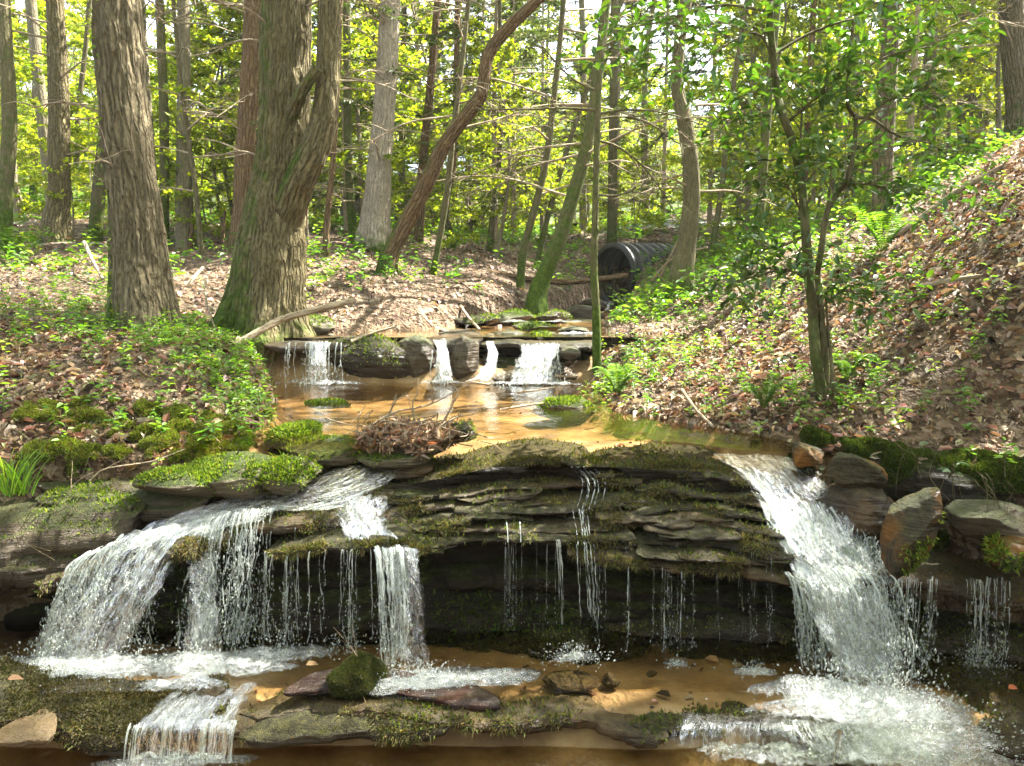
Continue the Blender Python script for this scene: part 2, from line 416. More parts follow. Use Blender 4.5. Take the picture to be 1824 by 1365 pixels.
# ================================================================== TERRAIN
GP = """0 840 3.75|60 838 3.8|200 832 3.9|350 826 4.0|480 780 4.4|500 722 5.3|492 665 6.3|480 618 6.9|0 700 4.25|150 690 4.4|330 655 4.8|430 640 5.6
0 610 5.3|150 595 5.7|260 590 6.0|380 600 6.5|470 590 7.25|0 505 8|150 500 8.3|340 510 8.6|0 443 11|100 432 12|230 440 12|0 402 16|100 392 17|170 400 15|0 340 28|150 368 26|60 350 27
400 575 7.4|340 455 12.5|430 432 13.5|330 398 22|400 393 30|420 385 45
530 596 7.0|560 588 7.3|650 585 7.4|720 584 7.5|830 575 8.2|900 562 8.9|945 548 9.9|1020 545 11|640 520 8.7|600 462 10.5|560 440 12|700 440 12.3|690 492 10|800 480 10.8|850 525 9.4|920 515 10.6|900 462 13|1000 468 14.2|1045 500 13.2
700 418 18|640 408 20|800 425 19|900 428 20|1000 418 26|900 410 40|1140 428 15.5|1090 425 16.5|1250 402 20|1310 375 24
1072 640 6.9|1062 690 6.3|1060 735 5.1|1110 745 4.8|1250 772 4.4|1330 787 4.2|1440 802 3.97|1560 832 3.8|1700 862 3.65|1824 872 3.55
1465 722 4.55|1350 720 4.7|1250 710 5.0|1200 655 6.0|1130 640 6.6|1250 605 7|1120 600 7.4|1180 580 7.8|1130 555 9.4|1212 532 9|1120 540 11.5|1300 545 7.6|1400 505 7.5|1500 482 7|1573 412 8.5|1605 442 7.2
1560 640 5.0|1560 760 4.15|1700 780 3.95|1824 790 3.85|1700 500 5.2|1824 600 4.3|1650 620 4.7|1824 450 4.9|1824 312 6.0|1700 366 6.9|1640 395 7.6
1350 455 9|1400 430 11|1290 470 11|1500 388 14|1650 330 16|1824 262 18|1400 388 22|1520 345 22|1824 225 32|1600 300 34|1250 385 40"""
GC = []
for l in GP.replace('\n', '|').split('|'):
    a = l.split()
    if len(a) == 3: GC.append(U(*[float(v) for v in a]))
GC += [A(v) for v in ((-6, 3, -.4), (-8, 0, -.5), (-5, -3, -.9), (-12, 3, .4), (5, 3, .7), (5.5, 1, .6), (6, -3, .2), (9, 3, 2.8), (10, -2, 2.0), (11, 6, 4.5), (-14, 8, 1.2), (-30, 25, 7),
                     (-60, 60, 11), (60, 60, 12), (30, 25, 6.5), (0, 60, 7), (0, 92, 22), (-70, 92, 24), (80, 92, 26), (20, 60, 8), (-25, 60, 8), (-3.2, 3.3, -.7), (3.1, 3.1, -.5))]
GC = A(GC)
def _gcoord(x, y):
    y = np.maximum(y, -3.5); return np.stack([x / (y + 4) * 2.2, np.log(y + 4)], -1)
_ga = _gcoord(GC[:, 0], GC[:, 1]); _gv = GC[:, 2] / (GC[:, 1] + 4)
def _tps(d2): return np.where(d2 > 1e-12, .5 * d2 * np.log(np.maximum(d2, 1e-12)), 0)
_n = len(_ga); _K = _tps(((_ga[:, None] - _ga[None]) ** 2).sum(-1)) + 2e-5 * np.eye(_n)
_Pm = np.c_[np.ones(_n), _ga]
_W = np.linalg.solve(np.block([[_K, _Pm], [_Pm.T, np.zeros((3, 3))]]), np.r_[_gv, np.zeros(3)])
def bank_z(x, y):
    q = _gcoord(x, y); out = np.empty(len(q))
    for s in range(0, len(q), 20000):
        b = q[s:s + 20000]
        out[s:s + 20000] = _tps(((b[:, None] - _ga[None]) ** 2).sum(-1)) @ _W[:_n] + np.c_[np.ones(len(b)), b] @ _W[_n:]
    return out * (np.maximum(y, -3.5) + 4)
EY = [-4, 2, 3.3, 3.5, 3.65, 3.8, 3.9, 4.0, 4.15, 4.3, 4.6, 5.2, 5.7, 6.4, 6.8, 7.2, 7.8, 8.4, 9.2, 10, 11.5, 13.4, 14.2]
EL = [-4, -3.6, -3.4, -3.2, -2.9, -2.57, -2.06, -1.67, -1.5, -1.4, -1.42, -1.6, -1.75, -2.05, -2.2, -2.15, -1.15, -.72, -.3, .15, .85, 1.45, 1.6]
ER = [3.6, 3.3, 2.95, 2.65, 2.3, 1.9, 1.72, 1.55, 1.42, 1.2, .98, .52, .42, .62, .8, .86, .96, 1.02, 1.1, 1.2, 1.55, 2.15, 2.1]
def stream_d(x, y):
    """distance inside the stream bed (positive = water side)"""
    return np.minimum(x - np.interp(y, EY, EL), np.interp(y, EY, ER) - x) + .06 * fbm(xyz(x * 2.2, y * 2.2), 2, 5) * sstep(3.9, 4.4, y)
BY = [-4, 2.85, 3.0, 3.93, 4.02, 4.12, 6.55, 6.75, 7.0, 7.3, 9.5, 11, 13.2, 15]
BZ = [-1.93, -1.93, -1.77, -1.76, -1.1, -.93, -.93, -.7, -.47, -.44, -.40, -.37, -.35, -.3]
PIPE = U(1091, 492, 14.0)
def ground_z(x, y, fine=True):
    x = np.asarray(x, float).ravel(); y = np.asarray(y, float).ravel()
    b = bank_z(x, y); d = stream_d(x, y)
    m = sstep(-.16, .07, d) * sstep(14.6, 13.6, y)
    bed = np.interp(y, BY, BZ) + .035 * fbm(xyz(x, y) * 1.7, 3, 9)
    if fine:
        k = np.clip(y / 8, .5, 2)
        b = b + .10 * k * fbm(xyz(x, y) * .8, 4, 2) + .035 * fbm(xyz(x, y) * 4.5, 3, 3)
    z = b * (1 - m) + np.minimum(bed, b) * m
    s, c = (x - PIPE[0]) * .84 + (y - PIPE[1]) * .54, np.abs((x - PIPE[0]) * .54 - (y - PIPE[1]) * .84)
    return np.where((s > -.6) & (s < 1.3) & (c < .46), np.minimum(z, PIPE[2] - .62), z)
def gz(x, y): return float(ground_z([x], [y])[0])
def ground_n(x, y, e=.05):
    return norm(np.stack([-(ground_z(x + e, y) - ground_z(x - e, y)) / (2 * e), -(ground_z(x, y + e) - ground_z(x, y - e)) / (2 * e), np.ones(len(x))], 1))
def G(px, Y):
    """ground point in the column of pixel px at depth Y"""
    x = (px - 912) / FPX * Y / cp * 1.0
    z = gz(x, Y)
    for _ in range(3):
        d = Y * cp - z * sp; x = (px - 912) / FPX * d; z = gz(x, Y)
    return A([x, Y, z])
def sand_at(x, y): return sstep(-.17 + .15 * ((y > 6.6) | (y < 3.9)), -.02 + .12 * ((y > 6.6) | (y < 3.9)), stream_d(x, y)) * sstep(14.6, 13.6, y)
def green_at(x, y):
    """where ground cover grows thick (plan position)"""
    g = .15 * np.ones(len(x))
    for gx, gy, sx, sy, a in GREEN: g = np.maximum(g, a * np.exp(-((x - gx) / sx) ** 2 - ((y - gy) / sy) ** 2))
    return np.clip(g + .35 * fbm(xyz(x, y) * .9, 3, 12) + .7 * sstep(22, 40, y), 0, 1)
def gp(px, py, Y): p = U(px, py, Y); return p[0], p[1]
GREEN = [(*gp(130, 560, 6.2), 1.6, 1.2, .5), (*gp(380, 640, 5.6), .6, .9, 1), (*gp(450, 720, 5.0), .4, .6, 1), (*gp(60, 480, 9), 2, 1.5, .4), (*gp(560, 470, 10), 1.2, 1, .35),
         (*gp(740, 510, 10), 1.3, 1.2, .45), (*gp(1150, 560, 8.5), .8, 1.6, .6), (*gp(1330, 540, 7.6), 1.1, 1.4, .5), (*gp(1180, 640, 6.4), .7, .8, .6), (*gp(1480, 480, 7.2), .9, 1.2, .6),
         (*gp(1100, 690, 6.1), .35, .6, .9), (*gp(1380, 730, 4.7), .5, .4, .5), (*gp(1250, 440, 13), 3, 3, .65), (*gp(900, 430, 18), 9, 5, .6), (*gp(300, 390, 26), 12, 6, .8), (*gp(1650, 330, 17), 6, 5, .7), (*gp(1000, 440, 30), 30, 9, .8)]
nr, nc = 460, 430
yy = np.r_[np.linspace(-20, 2.4, 44, endpoint=False), 2.4 + np.exp(np.linspace(math.log(1.2), math.log(92), nr)) - 1.2]
rr = np.sinh(np.linspace(-1.9, 1.9, nc)) / math.sinh(1.9) * 1.25
X = (rr[None, :] * np.where(yy < 4, np.maximum(yy + 4, 8 + .5 * np.abs(np.minimum(yy, 0))), yy + 4)[:, None]); Y = np.repeat(yy[:, None], nc, 1)
Z = ground_z(X, Y).reshape(X.shape)
gb = Buf(); gb.add(np.stack([X, Y, Z], -1).reshape(-1, 3), grid_faces(len(yy), nc)[:, ::-1], sand=sand_at(X.ravel(), Y.ravel()), green=green_at(X.ravel(), Y.ravel()))
gb.obj('ground', M_GROUND, kind='structure')

# ------------------------------------------------------------------ water surfaces
def water_sheet(name, x0, x1, yfun, z, mat, nx=160, ny=90, amp=.004, k=6., zf=None):
    u = np.linspace(0, 1, nx)[:, None]; v = np.linspace(0, 1, ny)[None, :]
    xs = x0 + (x1 - x0) * u + 0 * v
    y0, y1 = yfun(xs[:, 0]); ys = y0[:, None] + (y1 - y0)[:, None] * v
    zs = (zf(xs, ys) if zf else z) + amp * fbm(xyz(xs * k, ys * k), 3, 21)
    b = Buf(); b.add(np.stack([xs, ys, zs], -1).reshape(-1, 3), grid_faces(nx, ny)[:, ::-1])
    return b.obj(name, mat, kind='structure')
LIPX = [-1.4, -1.05, -.7, -.3, 0, .5, 1.0, 1.3, 1.75]
LIPY = [4.0, 3.98, 3.98, 4.03, 4.06, 4.03, 4.0, 3.93, 3.9]
water_sheet('water', -2.5, 1.75, lambda x: (np.interp(x, LIPX, LIPY), 6.95 + 0 * x), -.8, M_POOL, zf=lambda x, y: -.8 - .035 * sstep(4.35, 3.95, y) * (sstep(.85, 1.3, x) + sstep(-.5, -.85, x)))
water_sheet('water', -2.6, 2.4, lambda x: (6.98 + 0 * x, 14.3 + 0 * x), -.4, M_POOL, zf=lambda x, y: np.interp(y, [6.9, 9.3, 9.6, 11.2, 11.4, 14], [-.41, -.375, -.33, -.325, -.29, -.26]))
water_sheet('water', -3.4, 3.2, lambda x: (3.02 + .03 * np.sin(x * 3), 4.1 + 0 * x), -1.69, M_BASIN, amp=.008, k=9)
water_sheet('water', -4.5, 4.5, lambda x: (-4 + 0 * x, 3.2 + 0 * x), -1.86, M_BASIN, amp=.006)

# ================================================================== ROCK
def tri_sample(V, F, n, cond=None):
    """n random points on the faces, with normals; cond(P, N) gives keep probability"""
    Ps, Ns = [], []
    for f in (F if isinstance(F, list) else [F]):
        for t in ([f] if f.shape[1] == 3 else [f[:, [0, 1, 2]], f[:, [0, 2, 3]]]): Ps.append(t)
    T = np.vstack(Ps); a, b, c = V[T[:, 0]], V[T[:, 1]], V[T[:, 2]]
    nn = np.cross(b - a, c - a); ar = np.linalg.norm(nn, axis=1)
    k = rng.choice(len(T), n, p=ar / ar.sum())
    u, v = rng.random(n), rng.random(n); fl = u + v > 1; u[fl], v[fl] = 1 - u[fl], 1 - v[fl]
    P = a[k] + (b - a)[k] * u[:, None] + (c - a)[k] * v[:, None]; N = nn[k] / np.maximum(ar[k, None], 1e-12)
    if cond is not None:
        m = rng.random(n) < cond(P, N); P, N = P[m], N[m]
    return P, N
MOSS_C = [(.05, .075, .012), (.09, .12, .02), (.14, .16, .03), (.1, .08, .03), (.06, .05, .02)]
MOSS_G = [(.05, .09, .008), (.09, .15, .012), (.15, .2, .02), (.2, .24, .03)]
def fuzz(parent, V, F, n, L=.022, cols=MOSS_C, cond=None, hang=.6, name='moss', w=.28):
    cond = cond or (lambda P, N: sstep(-.2, .5, N[:, 2]) * sstep(-.25, .25, fbm(P * 5, 3, 31)))
    P, N = tri_sample(V, F, n, cond)
    if len(P) < 3: return
    D = norm(N + .6 * rdir(len(P)) + A([0, -.15, -hang]) * (1 - N[:, 2:3]))
    b = Buf(); l = L * (.5 + rng.random(len(P)))
    leaves(b, P - N * .004, D, rdir(len(P)), l, l * w + .002, hues(len(P), cols, .25), fold=0, droop=.2)
    o = b.obj(name, M_MOSSF, parent, False, kind='stuff')
    return o

def slab_mesh(pts, th, depth, seed=0, rise=.06, jag=.05, step=.011, amp=.012, taper=.12, under=.7, round_=1.):
    """layered rock slab: pts = front edge as (px, py, Y); returns V, F"""
    P0 = UL(pts); L = np.linalg.norm(np.diff(P0, axis=0), axis=1).sum(); n = max(24, int(L / step))
    P = smooth_path(P0, n); s = np.linspace(0, L, n)
    e = np.minimum(s, L - s); tp = np.sqrt(np.clip(e / taper, 0.03, 1)) if taper else np.ones(n)
    jg = jag * fbm(xyz(s * 2.3, seed * 3.7), 3, seed) + jag * .45 * fbm(xyz(s * 11, seed * 1.7), 3, seed + 1)
    jg = jg + jag * .5 * np.round(vnoise(xyz(s * 4.2, seed * 9.1), seed + 2) * 1.6) / 1.6
    t = th * tp * (1 + .35 * fbm(xyz(s * 3.1, seed), 2, seed + 4))
    nt, nn, nu = 14, 9, 9
    a = np.linspace(1, 0, nt) ** 1.5
    dy = [a[k] for k in range(nt)]; sec = [('t', x) for x in dy] + [('n', x) for x in np.linspace(0, 1, nn + 2)[1:-1]] + [('u', x) for x in np.linspace(0, 1, nu)]
    V = np.zeros((n, len(sec), 3)); dep = depth * tp
    for j, (k, x) in enumerate(sec):
        if k == 't': oy = .012 + x * dep; oz = rise * x * dep - .25 * t * np.exp(-x * dep / .025) * round_
        elif k == 'n': an = math.pi * x; oy = .012 - t * .28 * math.sin(an); oz = -t * (.25 + .37 * (1 - math.cos(an)))
        else: oy = .012 + x * dep * under; oz = -t * (1 - .12 * x)
        V[:, j, 0] = P[:, 0]; V[:, j, 1] = P[:, 1] + jg + oy; V[:, j, 2] = P[:, 2] + oz
    Q = V.reshape(-1, 3)
    q = Q + A([0, 0, seed * 1.3])
    dz = fbm(q * A([3.5, 5, 9]), 4, seed + 6)[:, None] * amp * 1.2 + fbm(q * A([16, 18, 45]), 3, seed + 7)[:, None] * amp * .6
    groove = np.clip(vnoise(q * A([1.6, 2, 60]), seed + 8), 0, 1)[:, None] * amp * .9
    F = grid_faces(n, len(sec))
    Vn = np.gradient(V, axis=0); Vm = np.gradient(V, axis=1); N = norm(np.cross(Vm, Vn)).reshape(-1, 3)
    Q = Q + N * (dz - groove)
    return Q, F[:, ::-1] if False else F
FR_C = [(.13, .1, .035), (.17, .14, .055), (.09, .085, .025), (.06, .045, .02), (.1, .12, .03)]
def fixn(V, F, out):
    """flip faces when most of them look away from direction out"""
    n = np.cross(V[F[:, 1]] - V[F[:, 0]], V[F[:, 2]] - V[F[:, 0]])
    return F if (n @ A(out)).sum() > 0 else F[:, ::-1]
def slab(name, pts, th, depth, mat, parent=None, fz=0, fringe=0, label=None, cat=None, group=None, fl=.02, fcols=MOSS_C, fcond=None, up=None, **k):
    V, F = slab_mesh(pts, th, depth, **k)
    m = len(F) // 3
    nt = 14
    idx = np.arange(len(F)) % (14 + 9 + 9 - 1)
    top = F[idx < nt - 1]; F = F if fixn(V, top, (0, 0, 1)) is top else F[:, ::-1]
    b = Buf(); b.add(V, F)
    o = b.obj(name, mat, parent, loc=None if parent else V.mean(0), label=label, cat=cat, group=group)
    if fz: fuzz(parent if parent else o, V, F, fz, fl, fcols, fcond)
    if fringe:
        nose = F[(idx >= nt - 3) & (idx < nt + 5)]; P, N = tri_sample(V, nose, fringe, lambda P, N: sstep(-.05, .25, fbm(P * 6, 3, 61))); m_ = len(P)
        if m_ < 3: return o, V, F
        D = norm(A([0, -.35, -.9]) * (1 - np.clip(N[:, 2:3], 0, 1)) + N * .5 + .45 * rdir(m_)); fb = Buf(); l = .03 * (.35 + rng.random(m_) ** 1.5)
        leaves(fb, P - N * .003, D, rdir(m_), l, .0035 + .002 * rng.random(m_), hues(m_, FR_C, .3), fold=0, droop=.25); fb.obj('fringe', M_MOSSF, parent if parent else o, False, kind='stuff')
    return o, V, F
_ico = None
def ico(sub):
    import bmesh
    bm = bmesh.new(); bmesh.ops.create_icosphere(bm, subdivisions=sub, radius=1)
    V = A([v.co[:] for v in bm.verts]); F = A([[v.index for v in f.verts] for f in bm.faces]); bm.free()
    return V, F
ICO = {k: ico(k) for k in (3, 4, 5, 6)}
def boulder_mesh(c, size, rot=(0, 0, 0), seed=0, facets=9, rough=.16, sub=5, flat_=.9):
    V, F = ICO[sub]; V = V.copy(); r = np.random.default_rng(seed)
    for _ in range(facets):
        nrm = norm(r.normal(size=3)); d = .55 + .35 * r.random()
        over = np.maximum(V @ nrm - d, 0); V = V - over[:, None] * nrm * flat_
    V = V * (1 + rough * fbm(V * 1.6 + seed * 2.7, 4, seed)[:, None] + .05 * fbm(V * A([4, 4, 11]) + seed, 4, seed + 2)[:, None] + .02 * fbm(V * 22 + seed, 2, seed)[:, None])
    M = np.array(Matrix.Identity(3)) @ np.array((Quaternion((0, 0, 1), R(rot[2])) @ Quaternion((0, 1, 0), R(rot[1])) @ Quaternion((1, 0, 0), R(rot[0]))).to_matrix())
    return (V * A(size)) @ M.T + A(c), F
def boulder(name, c, size, mat, rot=(0, 0, 0), seed=0, label=None, cat='rock', group=None, fz=0, fl=.02, fcols=MOSS_G, fcond=None, parent=None, **k):
    V, F = boulder_mesh(c, size, rot, seed, **k)
    b = Buf(); b.add(V, F); o = b.obj(name, mat, parent, loc=None if parent else c, label=label, cat=cat if not parent else None, group=group)
    if fz: fuzz(parent or o, V, F, fz * (2 if fl < .012 else 1), fl, fcols, fcond)
    return o

# ---- the big stepped ledge of the main fall: one body of bedrock, each layer a part
ledge = empty('rock_ledge', U(1000, 900, 3.9), 'wide stepped ledge of thin dark wet rock layers below the pool, dripping along its lip', 'rock ledge')
LAY = [  # (front edge, thickness, depth, seed, material, fuzz)
    ([(640, 876, 3.93), (700, 872, 3.94), (780, 850, 3.98), (870, 832, 4.02), (950, 817, 4.04), (1020, 822, 4.04), (1085, 844, 4.0)], .04, .42, 1, M_LEDGE_MOSSY, 6000, .03),
    ([(1035, 846, 3.93), (1120, 834, 3.97), (1200, 827, 3.98), (1290, 834, 3.96), (1350, 850, 3.92), (1400, 862, 3.88)], .04, .42, 2, M_LEDGE_MOSSY, 7000, .02),
    ([(630, 900, 3.86), (740, 888, 3.87), (860, 868, 3.89), (960, 858, 3.9), (1050, 860, 3.88), (1200, 856, 3.87), (1330, 866, 3.84), (1430, 885, 3.78)], .028, .4, 3, M_LEDGE_MOSSY, 7000, .04),
    ([(620, 922, 3.78), (760, 908, 3.79), (900, 893, 3.82), (1000, 890, 3.82), (1120, 888, 3.8), (1250, 882, 3.78), (1400, 905, 3.72)], .024, .4, 4, M_LEDGE, 8000, .04),
    ([(640, 945, 3.68), (760, 930, 3.71), (900, 916, 3.73), (1030, 920, 3.71), (1180, 905, 3.71), (1300, 910, 3.68), (1420, 935, 3.62)], .026, .38, 5, M_LEDGE_MOSSY, 9000, .05),
    ([(690, 962, 3.6), (800, 945, 3.62), (920, 940, 3.62), (1040, 942, 3.6), (1180, 935, 3.58), (1300, 940, 3.56), (1440, 965, 3.5)], .022, .38, 6, M_LEDGE, 8000, .05),
    ([(740, 976, 3.52), (850, 962, 3.54), (960, 962, 3.52), (1060, 970, 3.5), (1180, 968, 3.48), (1300, 968, 3.47), (1450, 1000, 3.42)], .035, .42, 7, M_LEDGE_MOSSY, 10000, .05),
    ([(1010, 985, 3.47), (1110, 992, 3.44), (1220, 1004, 3.42), (1330, 1015, 3.4), (1430, 1035, 3.38), (1500, 1052, 3.4)], .045, .5, 8, M_LEDGE, 9000, .05),
    ([(540, 858, 3.98), (620, 842, 4.01), (700, 834, 4.03), (770, 832, 4.05)], .07, .4, 18, M_LEDGE, 1500, .03),
    ([(1270, 842, 3.99), (1360, 846, 3.95), (1450, 860, 3.88), (1510, 885, 3.8)], .08, .4, 19, M_LEDGE, 0, .04),
    # left half
    ([(250, 962, 3.6), (330, 936, 3.66), (430, 905, 3.74), (520, 890, 3.8), (600, 878, 3.86), (700, 880, 3.88)], .09, .55, 9, M_LEDGE, 5000, .05),
    ([(40, 1035, 3.42), (110, 1012, 3.48), (200, 985, 3.54), (270, 962, 3.58), (340, 958, 3.58), (430, 950, 3.6)], .09, .6, 10, M_LEDGE, 4000, .06),
    ([(410, 940, 3.62), (470, 930, 3.64), (560, 922, 3.68), (640, 925, 3.7), (720, 940, 3.66)], .07, .5, 11, M_LEDGE, 4000, .05),
    ([(470, 985, 3.5), (560, 970, 3.5), (650, 964, 3.5), (730, 968, 3.5), (790, 985, 3.52)], .055, .5, 12, M_LEDGE_MOSSY, 6000, .05),
    # inner layers in the recess under the lip
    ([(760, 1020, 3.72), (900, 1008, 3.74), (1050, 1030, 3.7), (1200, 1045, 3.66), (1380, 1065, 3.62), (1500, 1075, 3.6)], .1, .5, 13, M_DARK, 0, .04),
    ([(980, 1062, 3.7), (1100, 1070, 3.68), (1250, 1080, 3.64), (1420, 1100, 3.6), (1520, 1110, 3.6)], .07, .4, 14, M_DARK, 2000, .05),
    ([(1080, 1120, 3.6), (1200, 1112, 3.57), (1330, 1110, 3.55), (1430, 1118, 3.55), (1520, 1130, 3.55)], .1, .45, 15, M_LEDGE_MOSSY, 8000, .04),
    ([(740, 1182, 3.5), (820, 1160, 3.52), (920, 1150, 3.5), (1010, 1150, 3.47), (1120, 1165, 3.47), (1180, 1190, 3.45)], .12, .45, 16, M_LEDGE_MOSSY, 16000, .06),
    ([(1150, 1180, 3.5), (1300, 1150, 3.52), (1420, 1160, 3.5), (1560, 1175, 3.5)], .12, .4, 17, M_LEDGE_MOSSY, 8000, .05),
]
LIPV = {}
for pts, th, dep, sd_, mt, fz, jg in LAY:
    _, V, F = slab('rock_layer', pts, th, dep, mt, ledge, int(fz * .55), 4500 if sd_ < 13 or 14 < sd_ < 18 else 0, seed=sd_, jag=jg * 1.7, amp=.017)
    LIPV[sd_] = V.reshape(-1, 32, 3)[:, 14:20].copy() if len(V) % 32 == 0 else V[None]
# thin broken layers between the long ones
rl = np.random.default_rng(99)
for i in range(20):
    k = i % 7; Aa, Bb = A(LAY[k][0], float), A(LAY[k + 1][0], float); t_ = .25 + .5 * rl.random(); w0 = 140 + 300 * rl.random()
    lo, hi = max(Aa[0, 0], Bb[0, 0]), min(Aa[-1, 0], Bb[-1, 0]); x0 = lo + (max(hi - lo - w0, 1)) * rl.random(); xs_ = np.linspace(x0, min(x0 + w0, hi), 5)
    pt = [(x, (1 - t_) * np.interp(x, Aa[:, 0], Aa[:, 1]) + t_ * np.interp(x, Bb[:, 0], Bb[:, 1]) + 4 * rl.normal(), (1 - t_) * np.interp(x, Aa[:, 0], Aa[:, 2]) + t_ * np.interp(x, Bb[:, 0], Bb[:, 2]) - .015) for x in xs_]
    slab('rock_layer', pt, .014 + .014 * rl.random(), .3, (M_LEDGE, M_LEDGE_MOSSY)[i % 2], ledge, 700, 900, seed=300 + i, jag=.07, amp=.014)
# back wall of the recess
xs = np.linspace(-3.4, 3.2, 330); ztop = np.interp(912 + FPX * xs / 3.88, [-300, 300, 450, 560, 650, 760, 870, 1050, 1290, 1400, 1500, 1600, 2000], [975, 955, 918, 896, 886, 868, 842, 838, 848, 884, 925, 970, 990]); ztop = -(ztop - 520) / FPX * 3.88
XX = np.repeat(xs[:, None], 90, 1); ZZ = ztop[:, None] + (-1.95 - ztop[:, None]) * np.linspace(0, 1, 90)[None]
Pw = np.stack([XX, 0 * XX, ZZ], -1)
YW = 3.88 + .1 * fbm(Pw * A([1.2, 1, 2.5]), 3, 41) + .10 * np.round(2.2 * vnoise(Pw * A([.8, 1, 7]), 42)) / 2.2 * .8 + .03 * fbm(Pw * A([5, 1, 24]), 4, 43) - .22 * sstep(-1.3, -1.8, ZZ)
b = Buf(); Vw = np.stack([XX, YW, ZZ], -1).reshape(-1, 3); Fw = grid_faces(len(xs), 90); Fw = fixn(Vw, Fw, (0, -1, 0)); b.add(Vw, Fw)
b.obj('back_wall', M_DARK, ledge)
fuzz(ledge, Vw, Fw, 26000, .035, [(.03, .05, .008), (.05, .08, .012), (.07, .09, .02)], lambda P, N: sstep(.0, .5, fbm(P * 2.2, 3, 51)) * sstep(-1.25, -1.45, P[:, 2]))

# ---- left: slabs above the fall
lm = lambda P, N: sstep(.2, .8, N[:, 2]) * sstep(-.1, .35, fbm(P * 4, 3, 33))
slab('rock_slab', [(-520, 960, 3.4), (-300, 940, 3.5), (-130, 935, 3.5), (0, 926, 3.52), (90, 912, 3.55), (180, 905, 3.58), (240, 912, 3.6)], .26, .6, M_SLAB, label='thick overhanging slab with dark brown face and dangling roots, at the left edge above the fall', cat='rock slab', seed=21, jag=.05, amp=.02, fz=9000, fcond=lm, fcols=MOSS_G)
slab('rock_slab', [(-520, 1040, 3.3), (-300, 1020, 3.4), (-130, 1010, 3.42), (0, 995, 3.45), (100, 985, 3.5), (180, 968, 3.55), (230, 945, 3.6)], .2, .6, M_LEDGE_MOSSY, label='dark mossy rock slab tucked under the overhanging slab beside the left cascade', cat='rock slab', seed=22, jag=.05, amp=.02, fz=4000, fcond=lm, fcols=MOSS_G)
slab('rock_slab', [(60, 888, 3.68), (140, 880, 3.7), (200, 890, 3.68), (235, 902, 3.66)], .1, .45, M_SLAB, label='small wedge slab lying on the overhanging slab by the grass tuft', cat='rock slab', seed=23, jag=.04, amp=.015, fz=3000, fcond=lm, fcols=MOSS_G)
slab('rock_slab', [(60, 862, 3.8), (160, 868, 3.8), (240, 872, 3.78), (300, 880, 3.76), (350, 862, 3.85)], .1, .5, M_SLAB, label='flat bare brown slab in shade at the foot of the mossy bank', cat='rock slab', seed=24, jag=.05, amp=.012, fz=500, fcond=lm)
slab('rock_slab', [(180, 905, 3.7), (240, 895, 3.72), (300, 890, 3.72), (370, 885, 3.75)], .12, .4, M_SLAB, label='grey wet slab sloping to the left cascade under the flat brown slab', cat='rock slab', seed=25, jag=.04, amp=.02)
boulder('boulder', U(330, 858, 3.82), (.25, .2, .085), M_BOULDER, (0, 4, 0), 31, 'low mossy rock with roots hanging from its edge, left of the pair by the cascade', fz=9000)
boulder('boulder', U(425, 845, 3.9), (.27, .22, .12), M_BOULDER, (0, 3, 10), 32, 'large lens-shaped mossy rock above the left cascade', fz=11000)
boulder('boulder', U(515, 848, 3.9), (.18, .16, .1), M_BOULDER, (0, 6, -10), 33, 'moss-topped dark rock right of the lens-shaped rock, beside the water', fz=8000)
boulder('boulder', U(528, 780, 4.35), (.17, .15, .085), M_BOULDER, (0, -10, 0), 34, 'rounded boulder with a bright yellow-green moss cap at the left pool edge', fz=8000)
boulder('boulder', U(578, 802, 4.2), (.27, .2, .09), M_BOULDER, (0, 5, 12), 35, 'flat-topped mossy boulder in front of the leaf pile', fz=8000)
boulder('boulder', U(690, 812, 4.12), (.24, .16, .06), M_BOULDER, (0, 2, 0), 36, 'low mossy rock under the leaf and twig pile', fz=5000)
boulder('boulder', U(745, 806, 4.15), (.1, .1, .07), M_BOULDER, (0, 0, 30), 37, 'small mossy stone at the right front of the leaf pile', fz=3000)
boulder('boulder', U(820, 770, 4.3), (.13, .12, .06), M_LEDGE_MOSSY, (0, -8, 0), 38, 'dark rounded rock right of the leaf pile in the pool', fz=500)
boulder('boulder', U(1005, 728, 5.35), (.26, .2, .10), M_BOULDER, (0, 8, 15), 39, 'mossy point of rock at the right edge of the upper pool', fz=8000)
boulder('boulder', U(585, 722, 5.45), (.18, .12, .035), M_BOULDER, (0, 0, 0), 40, 'flat mossy rock just above water at the left of the pool', fz=3000)
# ---- right: loose rocks under the bank
boulder('boulder', U(1518, 842, 3.72), (.17, .16, .09), M_IRON, (0, 12, 20), 51, 'rusty orange rock under the right bank above the cascade')
boulder('boulder', U(1435, 812, 3.9), (.1, .12, .07), M_IRON, (0, 0, 0), 52, 'small rusty stone at the right pool outlet')
boulder('boulder', U(1620, 942, 3.35), (.105, .12, .235), M_IRON, (0, 17, 0), 53, 'upright pointed boulder with orange streaks beside the right cascade', facets=12, rough=.1, fz=6000, fcond=lambda P, N: sstep(.0, .4, fbm(P * 5, 3, 3)) * .6)
boulder('boulder', U(1780, 935, 3.42), (.23, .22, .11), M_SLAB, (0, 10, -10), 54, 'broad olive rock with bright moss corner under the right bank', fz=14000, fl=.028, fcond=lambda P, N: sstep(.1, .4, fbm(P * 3, 2, 8)) * sstep(-.4, .3, N[:, 2]))
boulder('boulder', U(1810, 990, 3.25), (.11, .12, .1), M_IRON, (0, 0, 10), 55, 'small orange rock with mossy cap at the right edge', fz=7000, fl=.028)
boulder('boulder', U(1525, 915, 3.72), (.22, .2, .17), M_LEDGE, (0, 30, 0), 56, 'dark wet rock between the rusty rock and the right cascade')
boulder('boulder', U(1700, 880, 3.85), (.4, .25, .2), M_DARK, (0, 10, 0), 57, 'dark rock deep in the hollow under the right bank')
